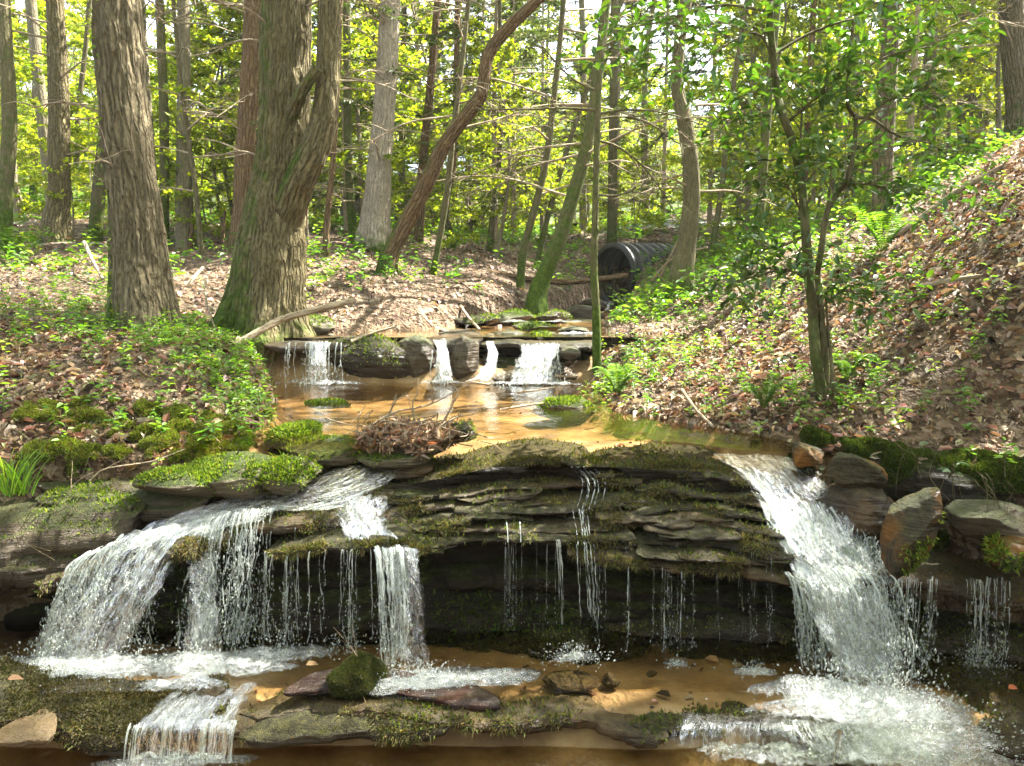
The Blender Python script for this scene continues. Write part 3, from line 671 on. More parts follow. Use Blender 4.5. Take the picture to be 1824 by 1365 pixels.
slab('rock_slab', [(1540, 1035, 3.36), (1640, 1022, 3.34), (1740, 1040, 3.3), (1850, 1058, 3.28), (1960, 1065, 3.3), (2250, 1060, 3.3)], .1, .7, M_LEDGE, label='wet brown shelf dripping water at the right edge', cat='rock slab', seed=26, jag=.04, amp=.015, fz=1500)
slab('rock_slab', [(1560, 1150, 3.45), (1700, 1140, 3.4), (1850, 1150, 3.35), (1990, 1160, 3.3), (2250, 1160, 3.3)], .14, .5, M_LEDGE_MOSSY, label='mossy ledge under the dripping shelf on the right', cat='rock slab', seed=27, jag=.05, fz=6000)
slab('rock_slab', [(1600, 1235, 3.2), (1720, 1225, 3.16), (1850, 1240, 3.1), (1990, 1255, 3.1), (2250, 1255, 3.1)], .14, .6, M_LEDGE_MOSSY, label='lower mossy ledge beside the foaming foot of the right cascade', cat='rock slab', seed=28, jag=.05, fz=8000)
slab('rock_slab', [(1680, 1310, 2.95), (1800, 1300, 2.9), (1990, 1310, 2.85)], .14, .6, M_LEDGE, label='dark wet rock in the bottom right corner', cat='rock slab', seed=29, jag=.05, fz=3000)
# ---- front ledges
slab('rock_ledge', [(-560, 1200, 3.05), (-350, 1215, 3.0), (-160, 1235, 2.95), (0, 1262, 2.9), (120, 1290, 2.86), (210, 1296, 2.86), (320, 1283, 2.9), (400, 1262, 2.94)], .11, .3, M_LEDGE_MOSSY, label='broad moss-covered flat rock at the bottom left', cat='rock ledge', seed=61, jag=.05, amp=.02, rise=.10, fz=70000, fl=.013, fringe=5000, fcols=[(.042, .036, .012), (.062, .05, .02), (.03, .027, .009), (.1, .08, .042), (.045, .05, .012)], fcond=lambda P, N: sstep(-.1, .4, N[:, 2]) * sstep(-.5, -.1, fbm(P * 5, 3, 31)))
slab('rock_ledge', [(215, 1288, 2.9), (300, 1286, 2.9), (380, 1284, 2.9), (450, 1292, 2.9)], .09, .3, M_LEDGE, label='wet sill under the little front fall', cat='rock ledge', seed=62, jag=.03)
slab('rock_ledge', [(415, 1285, 2.9), (520, 1268, 2.92), (640, 1262, 2.92), (770, 1272, 2.9), (900, 1276, 2.9), (1010, 1278, 2.9), (1120, 1290, 2.88), (1190, 1305, 2.86)], .07, .16, M_LEDGE, label='long low dark ledge with fringed edge across the lower pool', cat='rock ledge', seed=63, jag=.06, rise=-.12, fringe=4500, fz=2500, fl=.02)
slab('rock_ledge', [(420, 1312, 2.84), (560, 1298, 2.85), (700, 1292, 2.86), (800, 1300, 2.85)], .08, .3, M_LEDGE_MOSSY, label='mossy lower step of the long front ledge', cat='rock ledge', seed=64, fringe=2500, jag=.04, fz=3000)
slab('rock_ledge', [(505, 1232, 3.0), (600, 1226, 3.02), (700, 1228, 3.02), (800, 1240, 3.0), (890, 1258, 2.96)], .05, .14, M_RED, label='flat dark red wet rock on the front ledge', cat='rock ledge', seed=65, jag=.04, rise=.02)
slab('rock_ledge', [(1130, 1290, 2.88), (1250, 1282, 2.92), (1380, 1286, 2.92), (1500, 1296, 2.9), (1590, 1310, 2.88)], .08, .12, M_LEDGE_MOSSY, label='mossy front ledge with a thin sheet of water at its right end', cat='rock ledge', seed=66, fringe=2500, jag=.05, rise=-.2, fz=2500)
boulder('boulder', U(640, 1200, 3.1), (.135, .12, .085), M_LEDGE_MOSSY, (0, 6, 20), 71, 'round dark mossy boulder standing in the lower pool', fz=16000, fl=.010, fcols=[(.03, .042, .009), (.05, .06, .013), (.075, .07, .022)], facets=6, rough=.28, fcond=lambda P, N: .92 + 0 * P[:, 0])
boulder('stone', U(1088, 1212, 3.2), (.045, .04, .03), M_LEDGE, (0, 0, 0), 72, 'small black stone in the sandy lower pool', sub=4)
boulder('stone', U(1162, 1200, 3.25), (.03, .02, .016), M_LEDGE, (0, 0, 20), 73, 'tiny black stone at the far side of the lower pool', sub=4)
boulder('stone', U(1020, 1212, 3.2), (.14, .09, .028), M_LEDGE, (0, 0, 0), 74, 'low dark wet rock under the thin central spout', sub=5)
boulder('stone', U(375, 1232, 3.05), (.06, .05, .035), M_LEDGE, (0, 0, 0), 75, 'dark stone in the current above the little front fall', sub=4)
slab('rock_slab', [(-40, 1330, 2.72), (30, 1318, 2.75), (80, 1325, 2.75)], .05, .2, M_SANDST, label='sandy brown slab at the bottom left corner', cat='rock slab', seed=67, jag=.03)

# ---- the upper ledge with the small falls
ul = empty('rock_ledge', U(800, 640, 6.8), 'dark low ledge with three small falls at the far side of the pool', 'rock ledge')
slab('rock_layer', [(470, 614, 6.72), (520, 612, 6.72), (580, 611, 6.74), (625, 612, 6.76)], .1, .7, M_LEDGE, ul, seed=81, jag=.05)
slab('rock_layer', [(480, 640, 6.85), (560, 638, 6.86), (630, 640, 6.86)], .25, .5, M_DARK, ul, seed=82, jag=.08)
slab('rock_layer', [(850, 612, 6.85), (900, 608, 6.85), (950, 612, 6.82), (1010, 614, 6.8), (1075, 612, 6.8)], .07, .8, M_LEDGE_MOSSY, ul, seed=83, jag=.06)
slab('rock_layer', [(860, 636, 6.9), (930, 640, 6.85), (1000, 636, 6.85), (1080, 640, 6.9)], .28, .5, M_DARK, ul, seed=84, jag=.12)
slab('rock_layer', [(760, 606, 6.92), (810, 604, 6.9), (860, 604, 6.92)], .12, .8, M_LEDGE, ul, seed=85, jag=.04)
slab('rock_layer', [(880, 672, 6.62), (940, 655, 6.66), (1000, 650, 6.7), (1030, 668, 6.66)], .14, .4, M_LEDGE, ul, seed=86, jag=.08)
xs = np.linspace(-2.5, 1.2, 150); zs = np.linspace(-.42, -1.0, 40); XX, ZZ = np.meshgrid(xs, zs, indexing='ij'); Pw = np.stack([XX, 0 * XX, ZZ], -1)
YW = 7.08 + .14 * fbm(Pw * A([1.5, 1, 2.5]), 3, 141) + .05 * fbm(Pw * A([5, 1, 18]), 4, 143)
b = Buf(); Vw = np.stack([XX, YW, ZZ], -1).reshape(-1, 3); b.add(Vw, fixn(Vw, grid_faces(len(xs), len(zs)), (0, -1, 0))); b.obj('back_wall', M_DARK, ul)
boulder('boulder', U(680, 645, 6.95), (.52, .3, .24), M_LEDGE_MOSSY, (0, 12, 0), 91, 'big rounded block with a moss streak between the left and middle small falls', fz=3000, fl=.03, facets=7)
boulder('boulder', U(738, 640, 6.85), (.2, .2, .22), M_SLAB, (0, 38, 20), 92, 'brown sloping block left of the middle small fall', facets=10)
boulder('boulder', U(832, 640, 6.8), (.15, .16, .25), M_SLAB, (0, 14, 15), 93, 'pale upright block right of the middle small fall', facets=12)
boulder('boulder', U(1015, 630, 6.7), (.1, .1, .06), M_SLAB, (0, 4, 0), 94, 'grey-green oval stone right of the right small fall', facets=3)
for i, (px, py, Y, s, m, lab) in enumerate([
    (872, 602, 7.3, (.07, .06, .06), M_PALE, 'rounded pale stone at the lip of the upper ledge'), (915, 596, 7.5, (.14, .1, .05), M_SLAB, 'flat stone lying on the upper ledge behind the pale stone'),
    (968, 600, 7.4, (.2, .12, .06), M_BOULDER, 'mossy slab in the middle of the upper stream'), (955, 583, 8.2, (.3, .25, .05), M_BOULDER, 'wide yellow-mossy slab in the upper stream'),
    (850, 572, 8.6, (.3, .2, .08), M_LEDGE_MOSSY, 'dark slab at the left side of the upper stream'), (905, 566, 9.2, (.3, .25, .1), M_BOULDER, 'mossy rock below the leaning green trunk'),
    (985, 564, 9.6, (.3, .2, .09), M_LEDGE_MOSSY, 'long dark rock across the upper stream'), (870, 556, 9.6, (.2, .15, .12), M_BOULDER, 'squat mossy stone at the top of the upper stream'),
    (1020, 590, 7.7, (.22, .15, .05), M_SLAB, 'wet flat stone at the right of the upper stream'), (1040, 560, 10.6, (.3, .2, .13), M_SLAB, 'grey stone below the culvert outflow'),
    (590, 600, 7.3, (.05, .04, .03), M_PALE, 'small pale stone above the left small fall'), (545, 585, 7.4, (.3, .2, .12), M_BOULDER, 'mossy bank stone above the left small fall'), (790, 590, 7.6, (.05, .05, .03), M_PALE, 'little grey stone on the bank above the middle small fall'),
    (1056, 544, 12.2, (.25, .2, .12), M_SLAB, 'grey stone at the left foot of the culvert mouth')]):
    boulder('stone', U(px, py, Y), s, m, (0, 0, i * 37), 200 + i, lab, 'rock', sub=4, fz=1500 if m in (M_BOULDER, M_LEDGE_MOSSY) else 0, fl=.03)

# ================================================================== TREES
GREENS = [(.185, .25, .02), (.235, .285, .026), (.135, .195, .018), (.265, .3, .03), (.1, .155, .016)]
DARKG = [(.035, .08, .014), (.05, .105, .017), (.07, .125, .018), (.1, .16, .02)]
NEED = [(.05, .075, .026), (.07, .095, .03), (.035, .055, .02), (.09, .11, .035)]

def twig(buf, path, r, sub=6, sl=.5, up=.1, moss=0., seed=0, sides=5, depth=1, ends=None):
    """a bare branch with side twigs; ends collects (point, direction)"""
    P = smooth_path(path, 14 if len(path) > 2 else 9); n = len(P)
    P = P + .012 * np.linalg.norm(P[-1] - P[0]) * fbm(xyz(np.linspace(0, 3, n), seed * 1.3, A([[0.], [7.], [13.]])), 2, seed).T if n > 4 else P
    tube(buf, P, np.linspace(r, r * .3, n), sides, 0, seed, moss=moss)
    T = norm(np.gradient(P, axis=0))
    if ends is not None: ends.append((P[-1], T[-1]))
    for k in range(sub):
        i = int(n * (.25 + .72 * (k + rng.random() * .8) / max(sub, 1))); i = min(i, n - 2)
        side = norm(np.cross(T[i], [0, 0, 1.]) + 1e-6) * (1 if k % 2 else -1)
        d = norm(T[i] * .8 + side * (.55 + .4 * rng.random()) + A([0, 0, up]) + .35 * rng.normal(size=3))
        l = sl * (.45 + .8 * rng.random()) * (1 - .5 * i / n)
        Q = A([P[i], P[i] + d * l * .55 + A([0, 0, .02 * l]), P[i] + d * l + A([0, 0, -.06 * l]) + .08 * l * rng.normal(size=3)])
        if depth > 0: twig(buf, Q, r * .42, max(2, sub // 2), sl * .45, up, moss, seed + k + 1, max(3, sides - 1), depth - 1, ends)
        else:
            tube(buf, smooth_path(Q, 5), np.linspace(r * .4, r * .15, 5), 3, moss=moss, caps=False)
            if ends is not None: ends.append((Q[-1], norm(Q[-1] - Q[0])))

def canopy_mesh(seed, n=3600, L=.13, cols=GREENS, rad=(3.2, 3.2, 2.2), nc=46):
    b = Buf(); r = np.random.default_rng(seed)
    c = r.normal(size=(nc, 3)); c = norm(c) * (r.random((nc, 1)) ** .45) * A(rad)
    k = r.integers(0, nc, n); p = c[k] + r.normal(size=(n, 3)) * A([.55, .55, .22])
    leaves(b, p, rdir(n, .4), norm(A([0, 0, 1.]) + .7 * rdir(n)), L * (.7 + .6 * r.random(n)), L * .55, hues(n, cols, .2))
    return b.mesh('crown', M_LEAF, False)
CANOPY = [canopy_mesh(s) for s in (1, 2, 3)]

TREES = []
def trunk_path(pts, Y, extra=9., dY=0.):
    """pixel path (base first) -> world path; continues upward past the top of the picture"""
    P = [U(px, py, Y + dY * i / max(1, len(pts) - 1)) for i, (px, py) in enumerate(pts)]
    P = A(P); base = P[0].copy(); P[0, 2] -= .22
    d = norm(P[-1] - P[-2])
    if extra > 0:
        d1 = norm(d + A([0, 0, .5])); P = np.vstack([P, P[-1] + d * extra * .3, P[-1] + d * extra * .3 + d1 * extra * .7])
    return P, base
def hero_tree(pts, wd, Y, mat, label, name='tree', sides=14, bark=0., flare=None, moss=(.9, .6, .15), extra=8., crown=True, group=None, cat='tree', step=.07, wob=.05, dY=0., side=None, cscale=1., twigs=0, tl=1.2, tz=(1.2, 5.), seed=None, tmat=None):
    seed = seed if seed is not None else len(TREES) + 3
    P, base = trunk_path(pts, Y, extra, dY)
    r = A(wd, float) / 2 / FPX * Y
    r = np.r_[r, [r[-1] * .8, r[-1] * .35]] if extra > 0 else r
    Q = smooth_path(np.c_[P, r], max(12, int(np.linalg.norm(np.diff(P, axis=0), axis=1).sum() / step)))
    root = empty(name, base, label, cat, group)
    b = Buf()
    def mf(V, L, th):
        h = V[:, 2] - base[2]; m = moss[0] * np.exp(-np.maximum(h, 0) / moss[1]) + moss[2]
        if side is not None:
            c = V[:, :2] - np.interp(np.arange(len(V)), np.arange(len(V)), V[:, 0])[:, None] * 0
            ax = np.stack([np.interp(V[:, 2], np.sort(Q[:, 2]), Q[np.argsort(Q[:, 2]), k]) for k in (0, 1)], 1)
            m = m + side[0] * sstep(-.2, .9, (norm(V[:, :2] - ax) @ A(side[1:3])))
        return m
    tube(b, Q[:, :3], Q[:, 3], sides, wob, seed, bark, flare, mf)
    b.obj('trunk', mat, root)
    if twigs:
        for i in range(twigs):
            tb = Buf()
            z = base[2] + tz[0] + (tz[1] - tz[0]) * rng.random(); k = int(np.argmin(np.abs(Q[:, 2] - z)))
            a = rng.random() * 6.28; d = A([math.cos(a), math.sin(a), -.15 + .4 * rng.random()])
            l = tl * (.4 + .9 * rng.random()); p0 = Q[k, :3] + d * Q[k, 3] * .7
            twig(tb, [p0, p0 + d * l * .5 + A([0, 0, .03]), p0 + d * l + A([0, 0, -.12 * l])], .011 + .004 * l, 5, .5, seed=seed + i, depth=1)
            tb.obj('dead_branch', tmat or M_TWIG, root)
    if crown and extra > 0 and max(wd) > 30 and Y < 9.5:
        o = bpy.data.objects.new('crown', CANOPY[seed % 3]); COL.objects.link(o); o.parent = root
        o.location = Vector(Q[-1, :3] - base) + Vector((0, 0, -.5)); o.scale = (cscale,) * 3; o.rotation_euler = (0, 0, seed * 1.7)
    TREES.append(root)
    return root, Q

# ---- the trunks that can be told apart
t4, Q4 = hero_tree([(262, 596), (252, 520), (246, 440), (238, 340), (228, 260), (216, 160), (207, 0)], [104, 99, 92, 88, 86, 83, 80], 6.0, M_BARK_GREY,
    'big straight furrowed grey-brown trunk with small climbing vine, left foreground', sides=110, bark=.024, flare=(.45, .3, 4, 1.0), moss=(.75, .25, .0), step=.022, side=(.35, -1, 0), wob=.04, twigs=7, tl=.5, tz=(1.2, 2.8))
t5, Q5 = hero_tree([(468, 604), (476, 540), (482, 460), (490, 380), (500, 300), (507, 200), (510, 100), (511, 0)], [140, 130, 122, 110, 96, 90, 88, 86], 7.3, M_BARK_OAK,
    'massive forked trunk with mossy flared roots and a broken limb stub', sides=130, bark=.024, flare=(.55, .22, 5, 2.2), moss=(.55, .4, .0), step=.024, side=(.5, -.95, -.3), wob=.05, twigs=8, tl=.6, tz=(1.2, 3.4))
b = Buf(); Ym = 7.05
Qs = smooth_path(np.c_[A([U(508, 395, 7.2), U(530, 330, 7.1), U(556, 275, Ym), U(574, 225, Ym), U(582, 165, Ym), U(585, 90, Ym), U(588, 0, Ym), U(592, -200, Ym), U(590, -900, Ym)]), A([30, 29, 27, 24, 21, 20, 20, 18, 8]) / FPX * Ym], 210)
def mfork(V, L, th): return .75 * np.exp(-((V[:, 2] - U(540, 310, 7)[2]) / .35) ** 2) * sstep(.05, -.1, V[:, 0] - np.interp(V[:, 2], Qs[:, 2], Qs[:, 0]))
tube(b, Qs[:, :3], Qs[:, 3], 70, .05, 77, .013, None, mfork); b.obj('side_stem', M_BARK_OAK, t5)
b = Buf(); Qb = smooth_path(np.c_[A([U(520, 205, 7.1), U(532, 175, 6.98), U(548, 148, 6.93), U(566, 122, 6.9)]), A([14, 12, 10, 9.]) / FPX * 7], 40)
tube(b, Qb[:, :3], Qb[:, 3], 30, .12, 78, .008, None, .45); b.obj('broken_limb', M_BARK_OAK, t5)
# a small vine up the left side of the big straight trunk
b = Buf(); n = 90; k = rng.integers(8, 130, n); th = math.pi + .9 * (rng.random(n) - .3) + .5
p = Q4[k, :3] + (Q4[k, 3] * 1.02)[:, None] * np.stack([np.cos(th), -np.abs(np.sin(th)) * .6 - .2, 0 * th], 1)
leaves(b, p, norm(A([0, -.6, -.6]) + .8 * rdir(n)), norm(A([-.4, -1, .5]) + .3 * rdir(n)), .035 + .03 * rng.random(n), .03, hues(n, GREENS, .2), 'oval')
b.obj('vine_leaves', M_HERB, t4, False, kind='stuff')

hero_tree([(4, 432), (10, 340), (17, 240), (14, 140), (6, 0)], [26, 24, 24, 22, 20], 11, M_BARK_THIN, 'slim mossy trunk at the left edge of the photo', moss=(.6, .6, .35), sides=24, twigs=4)
hero_tree([(103, 436), (100, 400), (106, 340), (105, 240), (103, 120), (97, 0)], [44, 42, 36, 35, 33, 29], 11.8, M_BARK_OAK, 'straight brown trunk left of the big furrowed trunk, on the sunny slope', sides=40, bark=.012, flare=(.35, .3, 4, .5), moss=(.6, .25, 0.05), step=.05, twigs=10, tl=1.6)
hero_tree([(166, 426), (175, 350), (184, 260), (196, 150), (200, 0)], [25, 22, 20, 18, 16], 12.6, M_BARK_THIN, 'thinner trunk leaning right behind the big furrowed trunk', moss=(.6, .4, .3), sides=24)
hero_tree([(134, 300), (140, 200), (152, 90), (160, 0)], [10, 9, 8, 8], 17, M_BARK_THIN, 'thin leaning sapling stem right of the straight brown trunk', moss=(.3, .4, .2), sides=10)
hero_tree([(57, 342), (62, 260), (63, 150), (64, 0)], [12, 11, 10, 9], 24, M_BARK_OAK, 'distant slender trunk on the brown slope at the far left', sides=10)
hero_tree([(440, 428), (442, 300), (450, 150), (456, 0)], [52, 46, 42, 40], 11.2, M_BARK_RED, 'shaded brown trunk close behind the massive forked trunk', sides=44, bark=.012, flare=(.3, .3, 4, .2), moss=(.4, .3, .05), step=.05, twigs=6, tl=1.3)
hero_tree([(664, 446), (668, 400), (676, 300), (684, 200), (690, 100), (696, 0)], [56, 48, 42, 39, 37, 34], 12, M_BARK_PALE, 'pale grey trunk with sunlit right side, behind the foot of the leaning brown tree', sides=50, bark=.01, flare=(.45, .4, 4, 0), moss=(.8, .35, 0), step=.05, twigs=16, tl=1.5)
hero_tree([(632, 432), (626, 380), (620, 260), (618, 120), (618, 0)], [17, 15, 14, 13, 13], 12.8, M_BARK_THIN, 'thin green mossy trunk just left of the pale grey trunk', moss=(.4, .6, .5), sides=18)
hero_tree([(743, 442), (748, 380), (757, 250), (770, 120), (780, 0)], [20, 17, 15, 14, 13], 14, M_BARK_RED, 'slim straight brown trunk behind the middle of the leaning brown tree', moss=(.5, .3, .1), sides=20, twigs=8)
hero_tree([(686, 494), (690, 470), (702, 436), (722, 400), (748, 350), (772, 300), (790, 262), (815, 225), (838, 196), (856, 170), (862, 145), (866, 110), (880, 80), (915, 40), (955, 2)], [38, 34, 31, 30, 29, 28, 27, 25, 24, 24, 24, 23, 22, 21, 20], 10, M_BARK_RED, 'reddish-brown trunk bending twice to the right, from the bank behind the pool', sides=56, bark=.011, flare=(.3, .2, 3, 0), moss=(.8, .35, 0), side=(.45, -.9, 0), step=.04, wob=.07, extra=6)
hero_tree([(951, 548), (958, 520), (975, 478), (1000, 415), (1022, 345), (1040, 280), (1055, 210), (1068, 110), (1080, 0)], [36, 32, 28, 26, 24, 22, 20, 18, 16], 9.9, M_BARK_THIN, 'green mossy trunk leaning right, left of the black culvert', sides=36, moss=(.6, .8, .45), step=.05, wob=.06, flare=(.35, .15, 3, 1), twigs=10, tl=1.6)
hero_tree([(924, 516), (932, 450), (950, 380), (972, 290), (985, 190), (996, 90), (1004, 0)], [16, 14, 13, 12, 11, 10, 9], 10.6, M_BARK_THIN, 'thin leaning mossy trunk left of the green leaning one', moss=(.5, .6, .35), sides=16, twigs=12, tl=1.5)
hero_tree([(955, 455), (975, 390), (1000, 300), (1035, 190), (1070, 90), (1110, 0)], [10, 9, 9, 8, 7, 6], 13, M_BARK_THIN, 'thin stem leaning right between the two mossy leaning trunks', moss=(.4, .6, .3), sides=10, twigs=8)
hero_tree([(868, 462), (876, 390), (890, 280), (892, 160), (890, 0)], [10, 9, 8, 8, 7], 13, M_BARK_THIN, 'thin upright mossy sapling right of the leaning reddish-brown tree', moss=(.4, .6, .3), sides=10, twigs=10, tl=1.3)
hero_tree([(766, 486), (782, 430), (797, 340), (806, 250), (822, 120), (835, 0)], [13, 11, 11, 10, 9, 8], 10.4, M_BARK_THIN, 'dark thin stem crossing behind the leaning reddish-brown trunk', moss=(.5, .5, .3), sides=14, twigs=8)
hero_tree([(812, 452), (800, 410), (792, 380), (806, 300), (812, 200), (815, 0)], [16, 13, 14, 12, 11, 10], 14, M_BARK_RED, 'crooked brown stem behind the leaning reddish-brown tree', sides=14)
hero_tree([(580, 452), (582, 400), (592, 300), (600, 180), (606, 0)], [13, 12, 10, 9, 9], 11, M_BARK_RED, 'slender brown double stem right of the massive forked trunk', sides=14, moss=(.4, .3, .1), twigs=4)
hero_tree([(290, 402), (293, 300), (291, 180), (284, 0)], [18, 16, 15, 14], 13.5, M_BARK_THIN, 'mossy trunk seen right behind the big furrowed trunk', moss=(.4, .6, .4), sides=18, twigs=8)
hero_tree([(358, 438), (350, 350), (338, 260), (322, 150), (308, 0)], [11, 9, 8, 7, 6], 12, M_BARK_THIN, 'thin dark sapling leaning left between the two big trunks', moss=(.3, .5, .1), sides=12, twigs=14, tl=1.4, tz=(.6, 4))
t14, Q14 = hero_tree([(1064, 640), (1062, 560), (1058, 480), (1060, 400), (1062, 300), (1066, 180), (1070, 90), (1076, 0)], [17, 15, 13, 12, 11, 10, 9, 8], 6.75, M_BARK_THIN, 'dark green slender sapling with bare side branches, rising from the right edge of the pool', sides=26, moss=(.5, .6, .4), step=.03, extra=3, crown=False)
for pth in ([(1062, 212), (1110, 208), (1160, 222), (1200, 250), (1240, 262)], [(1060, 252), (1100, 262), (1150, 300), (1180, 340), (1200, 380)], [(1062, 198), (1000, 192), (930, 196), (850, 195)], [(1058, 348), (1100, 348), (1140, 330), (1160, 320)], [(1060, 160), (1020, 140), (980, 100), (960, 70)], [(1064, 90), (1110, 60), (1150, 20), (1170, -20)], [(1060, 205), (1120, 195), (1200, 205), (1290, 240)]):
    P = [U(x, y, 6.75 + .12 * i * (rng.random() - .3)) for i, (x, y) in enumerate(pth)]
    b = Buf(); twig(b, P, .012, 10, .42, 0, .1, int(pth[1][0]), 6, 1); b.obj('dead_branch', M_BARK_THIN, t14)
t15, Q15 = hero_tree([(1208, 534), (1214, 490), (1224, 430), (1232, 360), (1230, 290), (1220, 220), (1206, 150), (1210, 80), (1222, 0)], [46, 40, 34, 30, 29, 27, 23, 22, 22], 9, M_BARK_THIN, 'leaning mossy trunk with a torn strip of bark, right of the culvert', sides=44, bark=.006, flare=(.5, .25, 3, 2.5), moss=(.8, .3, .15), step=.04, wob=.08, twigs=12, tl=1.4)
hero_tree([(1347, 458), (1352, 400), (1360, 300), (1368, 190), (1385, 0)], [19, 17, 15, 14, 13], 9, M_BARK_THIN, 'thin mossy trunk behind the leafy shrub on the right bank', moss=(.5, .6, .45), sides=18)
hero_tree([(1573, 414), (1574, 370), (1574, 280), (1580, 170), (1590, 0)], [42, 37, 34, 31, 28], 8.5, M_BARK_GREY, 'upright trunk with moss-covered foot on top of the right bank', sides=44, bark=.009, flare=(.4, .25, 3, .5), moss=(.95, .32, .05), step=.045)
hero_tree([(1726, 262), (1722, 150), (1720, 0)], [32, 30, 28], 16, M_BARK_GREY, 'hazy trunk beyond the right bank near the upper right', sides=22, twigs=8, tl=2)
hero_tree([(1808, 288), (1814, 200), (1806, 100), (1800, 0)], [46, 40, 38, 36], 12.5, M_BARK_GREY, 'thick trunk at the right edge on top of the bank', sides=26, twigs=8, tl=2)
hero_tree([(1655, 325), (1656, 200), (1660, 0)], [22, 20, 18], 15, M_BARK_THIN, 'trunk between the mossy-footed trunk and the hazy one on the right', sides=16)
hero_tree([(1262, 460), (1285, 340), (1300, 200), (1330, 0)], [12, 10, 9, 8], 12, M_BARK_THIN, 'thin leaning stem right of the torn-bark trunk', sides=10, moss=(.4, .5, .3))
hero_tree([(1425, 440), (1432, 330), (1440, 200), (1450, 0)], [13, 12, 11, 10], 12.5, M_BARK_RED, 'thin brown trunk behind the leafy shrub stems', sides=10)
hero_tree([(715, 330), (717, 200), (720, 0)], [12, 11, 10], 19, M_BARK_THIN, 'distant trunk just right of the pale grey trunk', sides=10, moss=(.3, .5, .25))
hero_tree([(642, 200), (660, 100), (672, 0)], [22, 20, 18], 16, M_BARK_RED, 'dark slanting trunk partly hidden behind the pale grey trunk', sides=12)
hero_tree([(1090, 420), (1092, 250), (1095, 0)], [18, 15, 14], 16, M_BARK_THIN, 'thin trunk rising behind the culvert', sides=12, moss=(.3, .5, .3))
for px, Y, hpx, rpx, mat, lab in ((338, 13, 48, 5, M_BARK_RED, 'short broken orange stump between the two big trunks'), (396, 13, 64, 4, M_BARK_RED, 'thin broken snag left of the shaded brown trunk')):
    g = G(px, Y); h = hpx / FPX * Y; root = empty('snag', g, lab, 'snag'); b = Buf()
    tube(b, smooth_path([g - A([0, 0, .15]), g + A([.03, 0, h * .5]), g + A([.08, 0, h])], 16), np.linspace(rpx, rpx * .55, 16) / FPX * Y, 9, .25, 5, moss=.05); b.obj('trunk', mat, root)

# ---- the leafy broad-leaved evergreen on the right bank
Yr = 4.62
rh = empty('shrub_tree', U(1466, 724, Yr), 'twisting twin-stemmed small tree with glossy dark leaves on the right bank', 'small tree')
def P_(pts, Y0, dy=.0, seed=0): return A([U(x, y, Y0 + dy * i + .06 * math.sin(i * 2.1 + seed)) for i, (x, y) in enumerate(pts)])
def rstem(pts, w0, w1, nm, Y0=Yr, dy=0., seed=0, moss=.35, sides=22):
    b = Buf(); P = smooth_path(P_(pts, Y0, dy, seed), max(20, len(pts) * 12)); tube(b, P, np.linspace(w0, w1, len(P)) / 2 / FPX * Y0, sides, .12, seed + 50, moss=moss); b.obj(nm, M_BARK_THIN, rh); return P
RS = [rstem([(1467, 745), (1462, 690), (1452, 630), (1448, 560), (1440, 480), (1434, 400), (1428, 330), (1414, 262), (1398, 215), (1385, 170), (1378, 110), (1373, 50), (1370, -40), (1360, -160)], 20, 9, 'stem', seed=1, moss=.5),
      rstem([(1470, 745), (1470, 660), (1463, 560), (1456, 500), (1462, 450), (1473, 380), (1492, 345), (1511, 317), (1522, 253), (1524, 212), (1511, 187), (1513, 109), (1520, 40)], 14, 5, 'stem', Yr + .05, 0, 2),
      rstem([(1484, 735), (1482, 660), (1476, 600), (1470, 520)], 8, 4, 'stem', Yr - .04, 0, 3, .1, 12)]
b = Buf(); ends = []
BR = [([(1385, 140), (1353, 62), (1297, 77), (1237, 134)], -.05), ([(1376, 100), (1440, 62), (1520, 35), (1620, 40)], .1), ([(1423, 300), (1428, 200), (1427, 148)], .1), ([(1522, 212), (1560, 215), (1610, 245), (1660, 260), (1720, 300)], .1),
      ([(1473, 380), (1480, 310), (1470, 282)], -.05), ([(1372, 20), (1280, 10), (1180, 40), (1110, 60), (1068, 130)], .12), ([(1513, 140), (1560, 110), (1620, 90), (1690, 80)], .08), ([(1380, 130), (1330, 180), (1310, 210)], .05),
      ([(1400, 220), (1460, 170), (1490, 150)], -.1), ([(1430, 380), (1400, 330), (1370, 320)], -.08), ([(1434, 420), (1390, 440), (1350, 445)], -.05), ([(1370, 0), (1440, -20), (1540, 0), (1600, 20)], -.1), ([(1524, 230), (1580, 180), (1640, 170)], -.08), ([(1372, 60), (1300, 40), (1220, 60), (1150, 160)], .15),
      ([(1500, 330), (1560, 330), (1600, 345)], .05), ([(1440, 500), (1400, 480), (1350, 490), (1310, 505)], -.1), ([(1448, 560), (1500, 520), (1540, 530)], -.1)]
for i, (p, dy) in enumerate(BR): twig(b, P_(p, Yr, dy, i), .010, 7, .42, .1, .2, 300 + i, 6, 1, ends)
b.obj('branches', M_BARK_THIN, rh)
def whorls(buf, ends, k, L, cols, W=.42, spread=1., shape='oval'):
    C = A([e[0] for e in ends]).repeat(k, 0); T = A([e[1] for e in ends]).repeat(k, 0); n = len(C)
    D = norm(T * .5 + spread * rdir(n, .6) + A([0, 0, .1])); C = C + .06 * rng.normal(size=(n, 3)) + D * .012 - T * (.12 * rng.random((n, 1)))
    leaves(buf, C, D, norm(A([0, 0, 1.]) + .45 * rdir(n)), L * (.65 + .6 * rng.random(n)), L * W, hues(n, cols, .2), shape, .3, .2)
b = Buf(); whorls(b, ends, 5, .076, DARKG, .48); b.obj('foliage', M_LEAF_GLOSSY, rh, False)

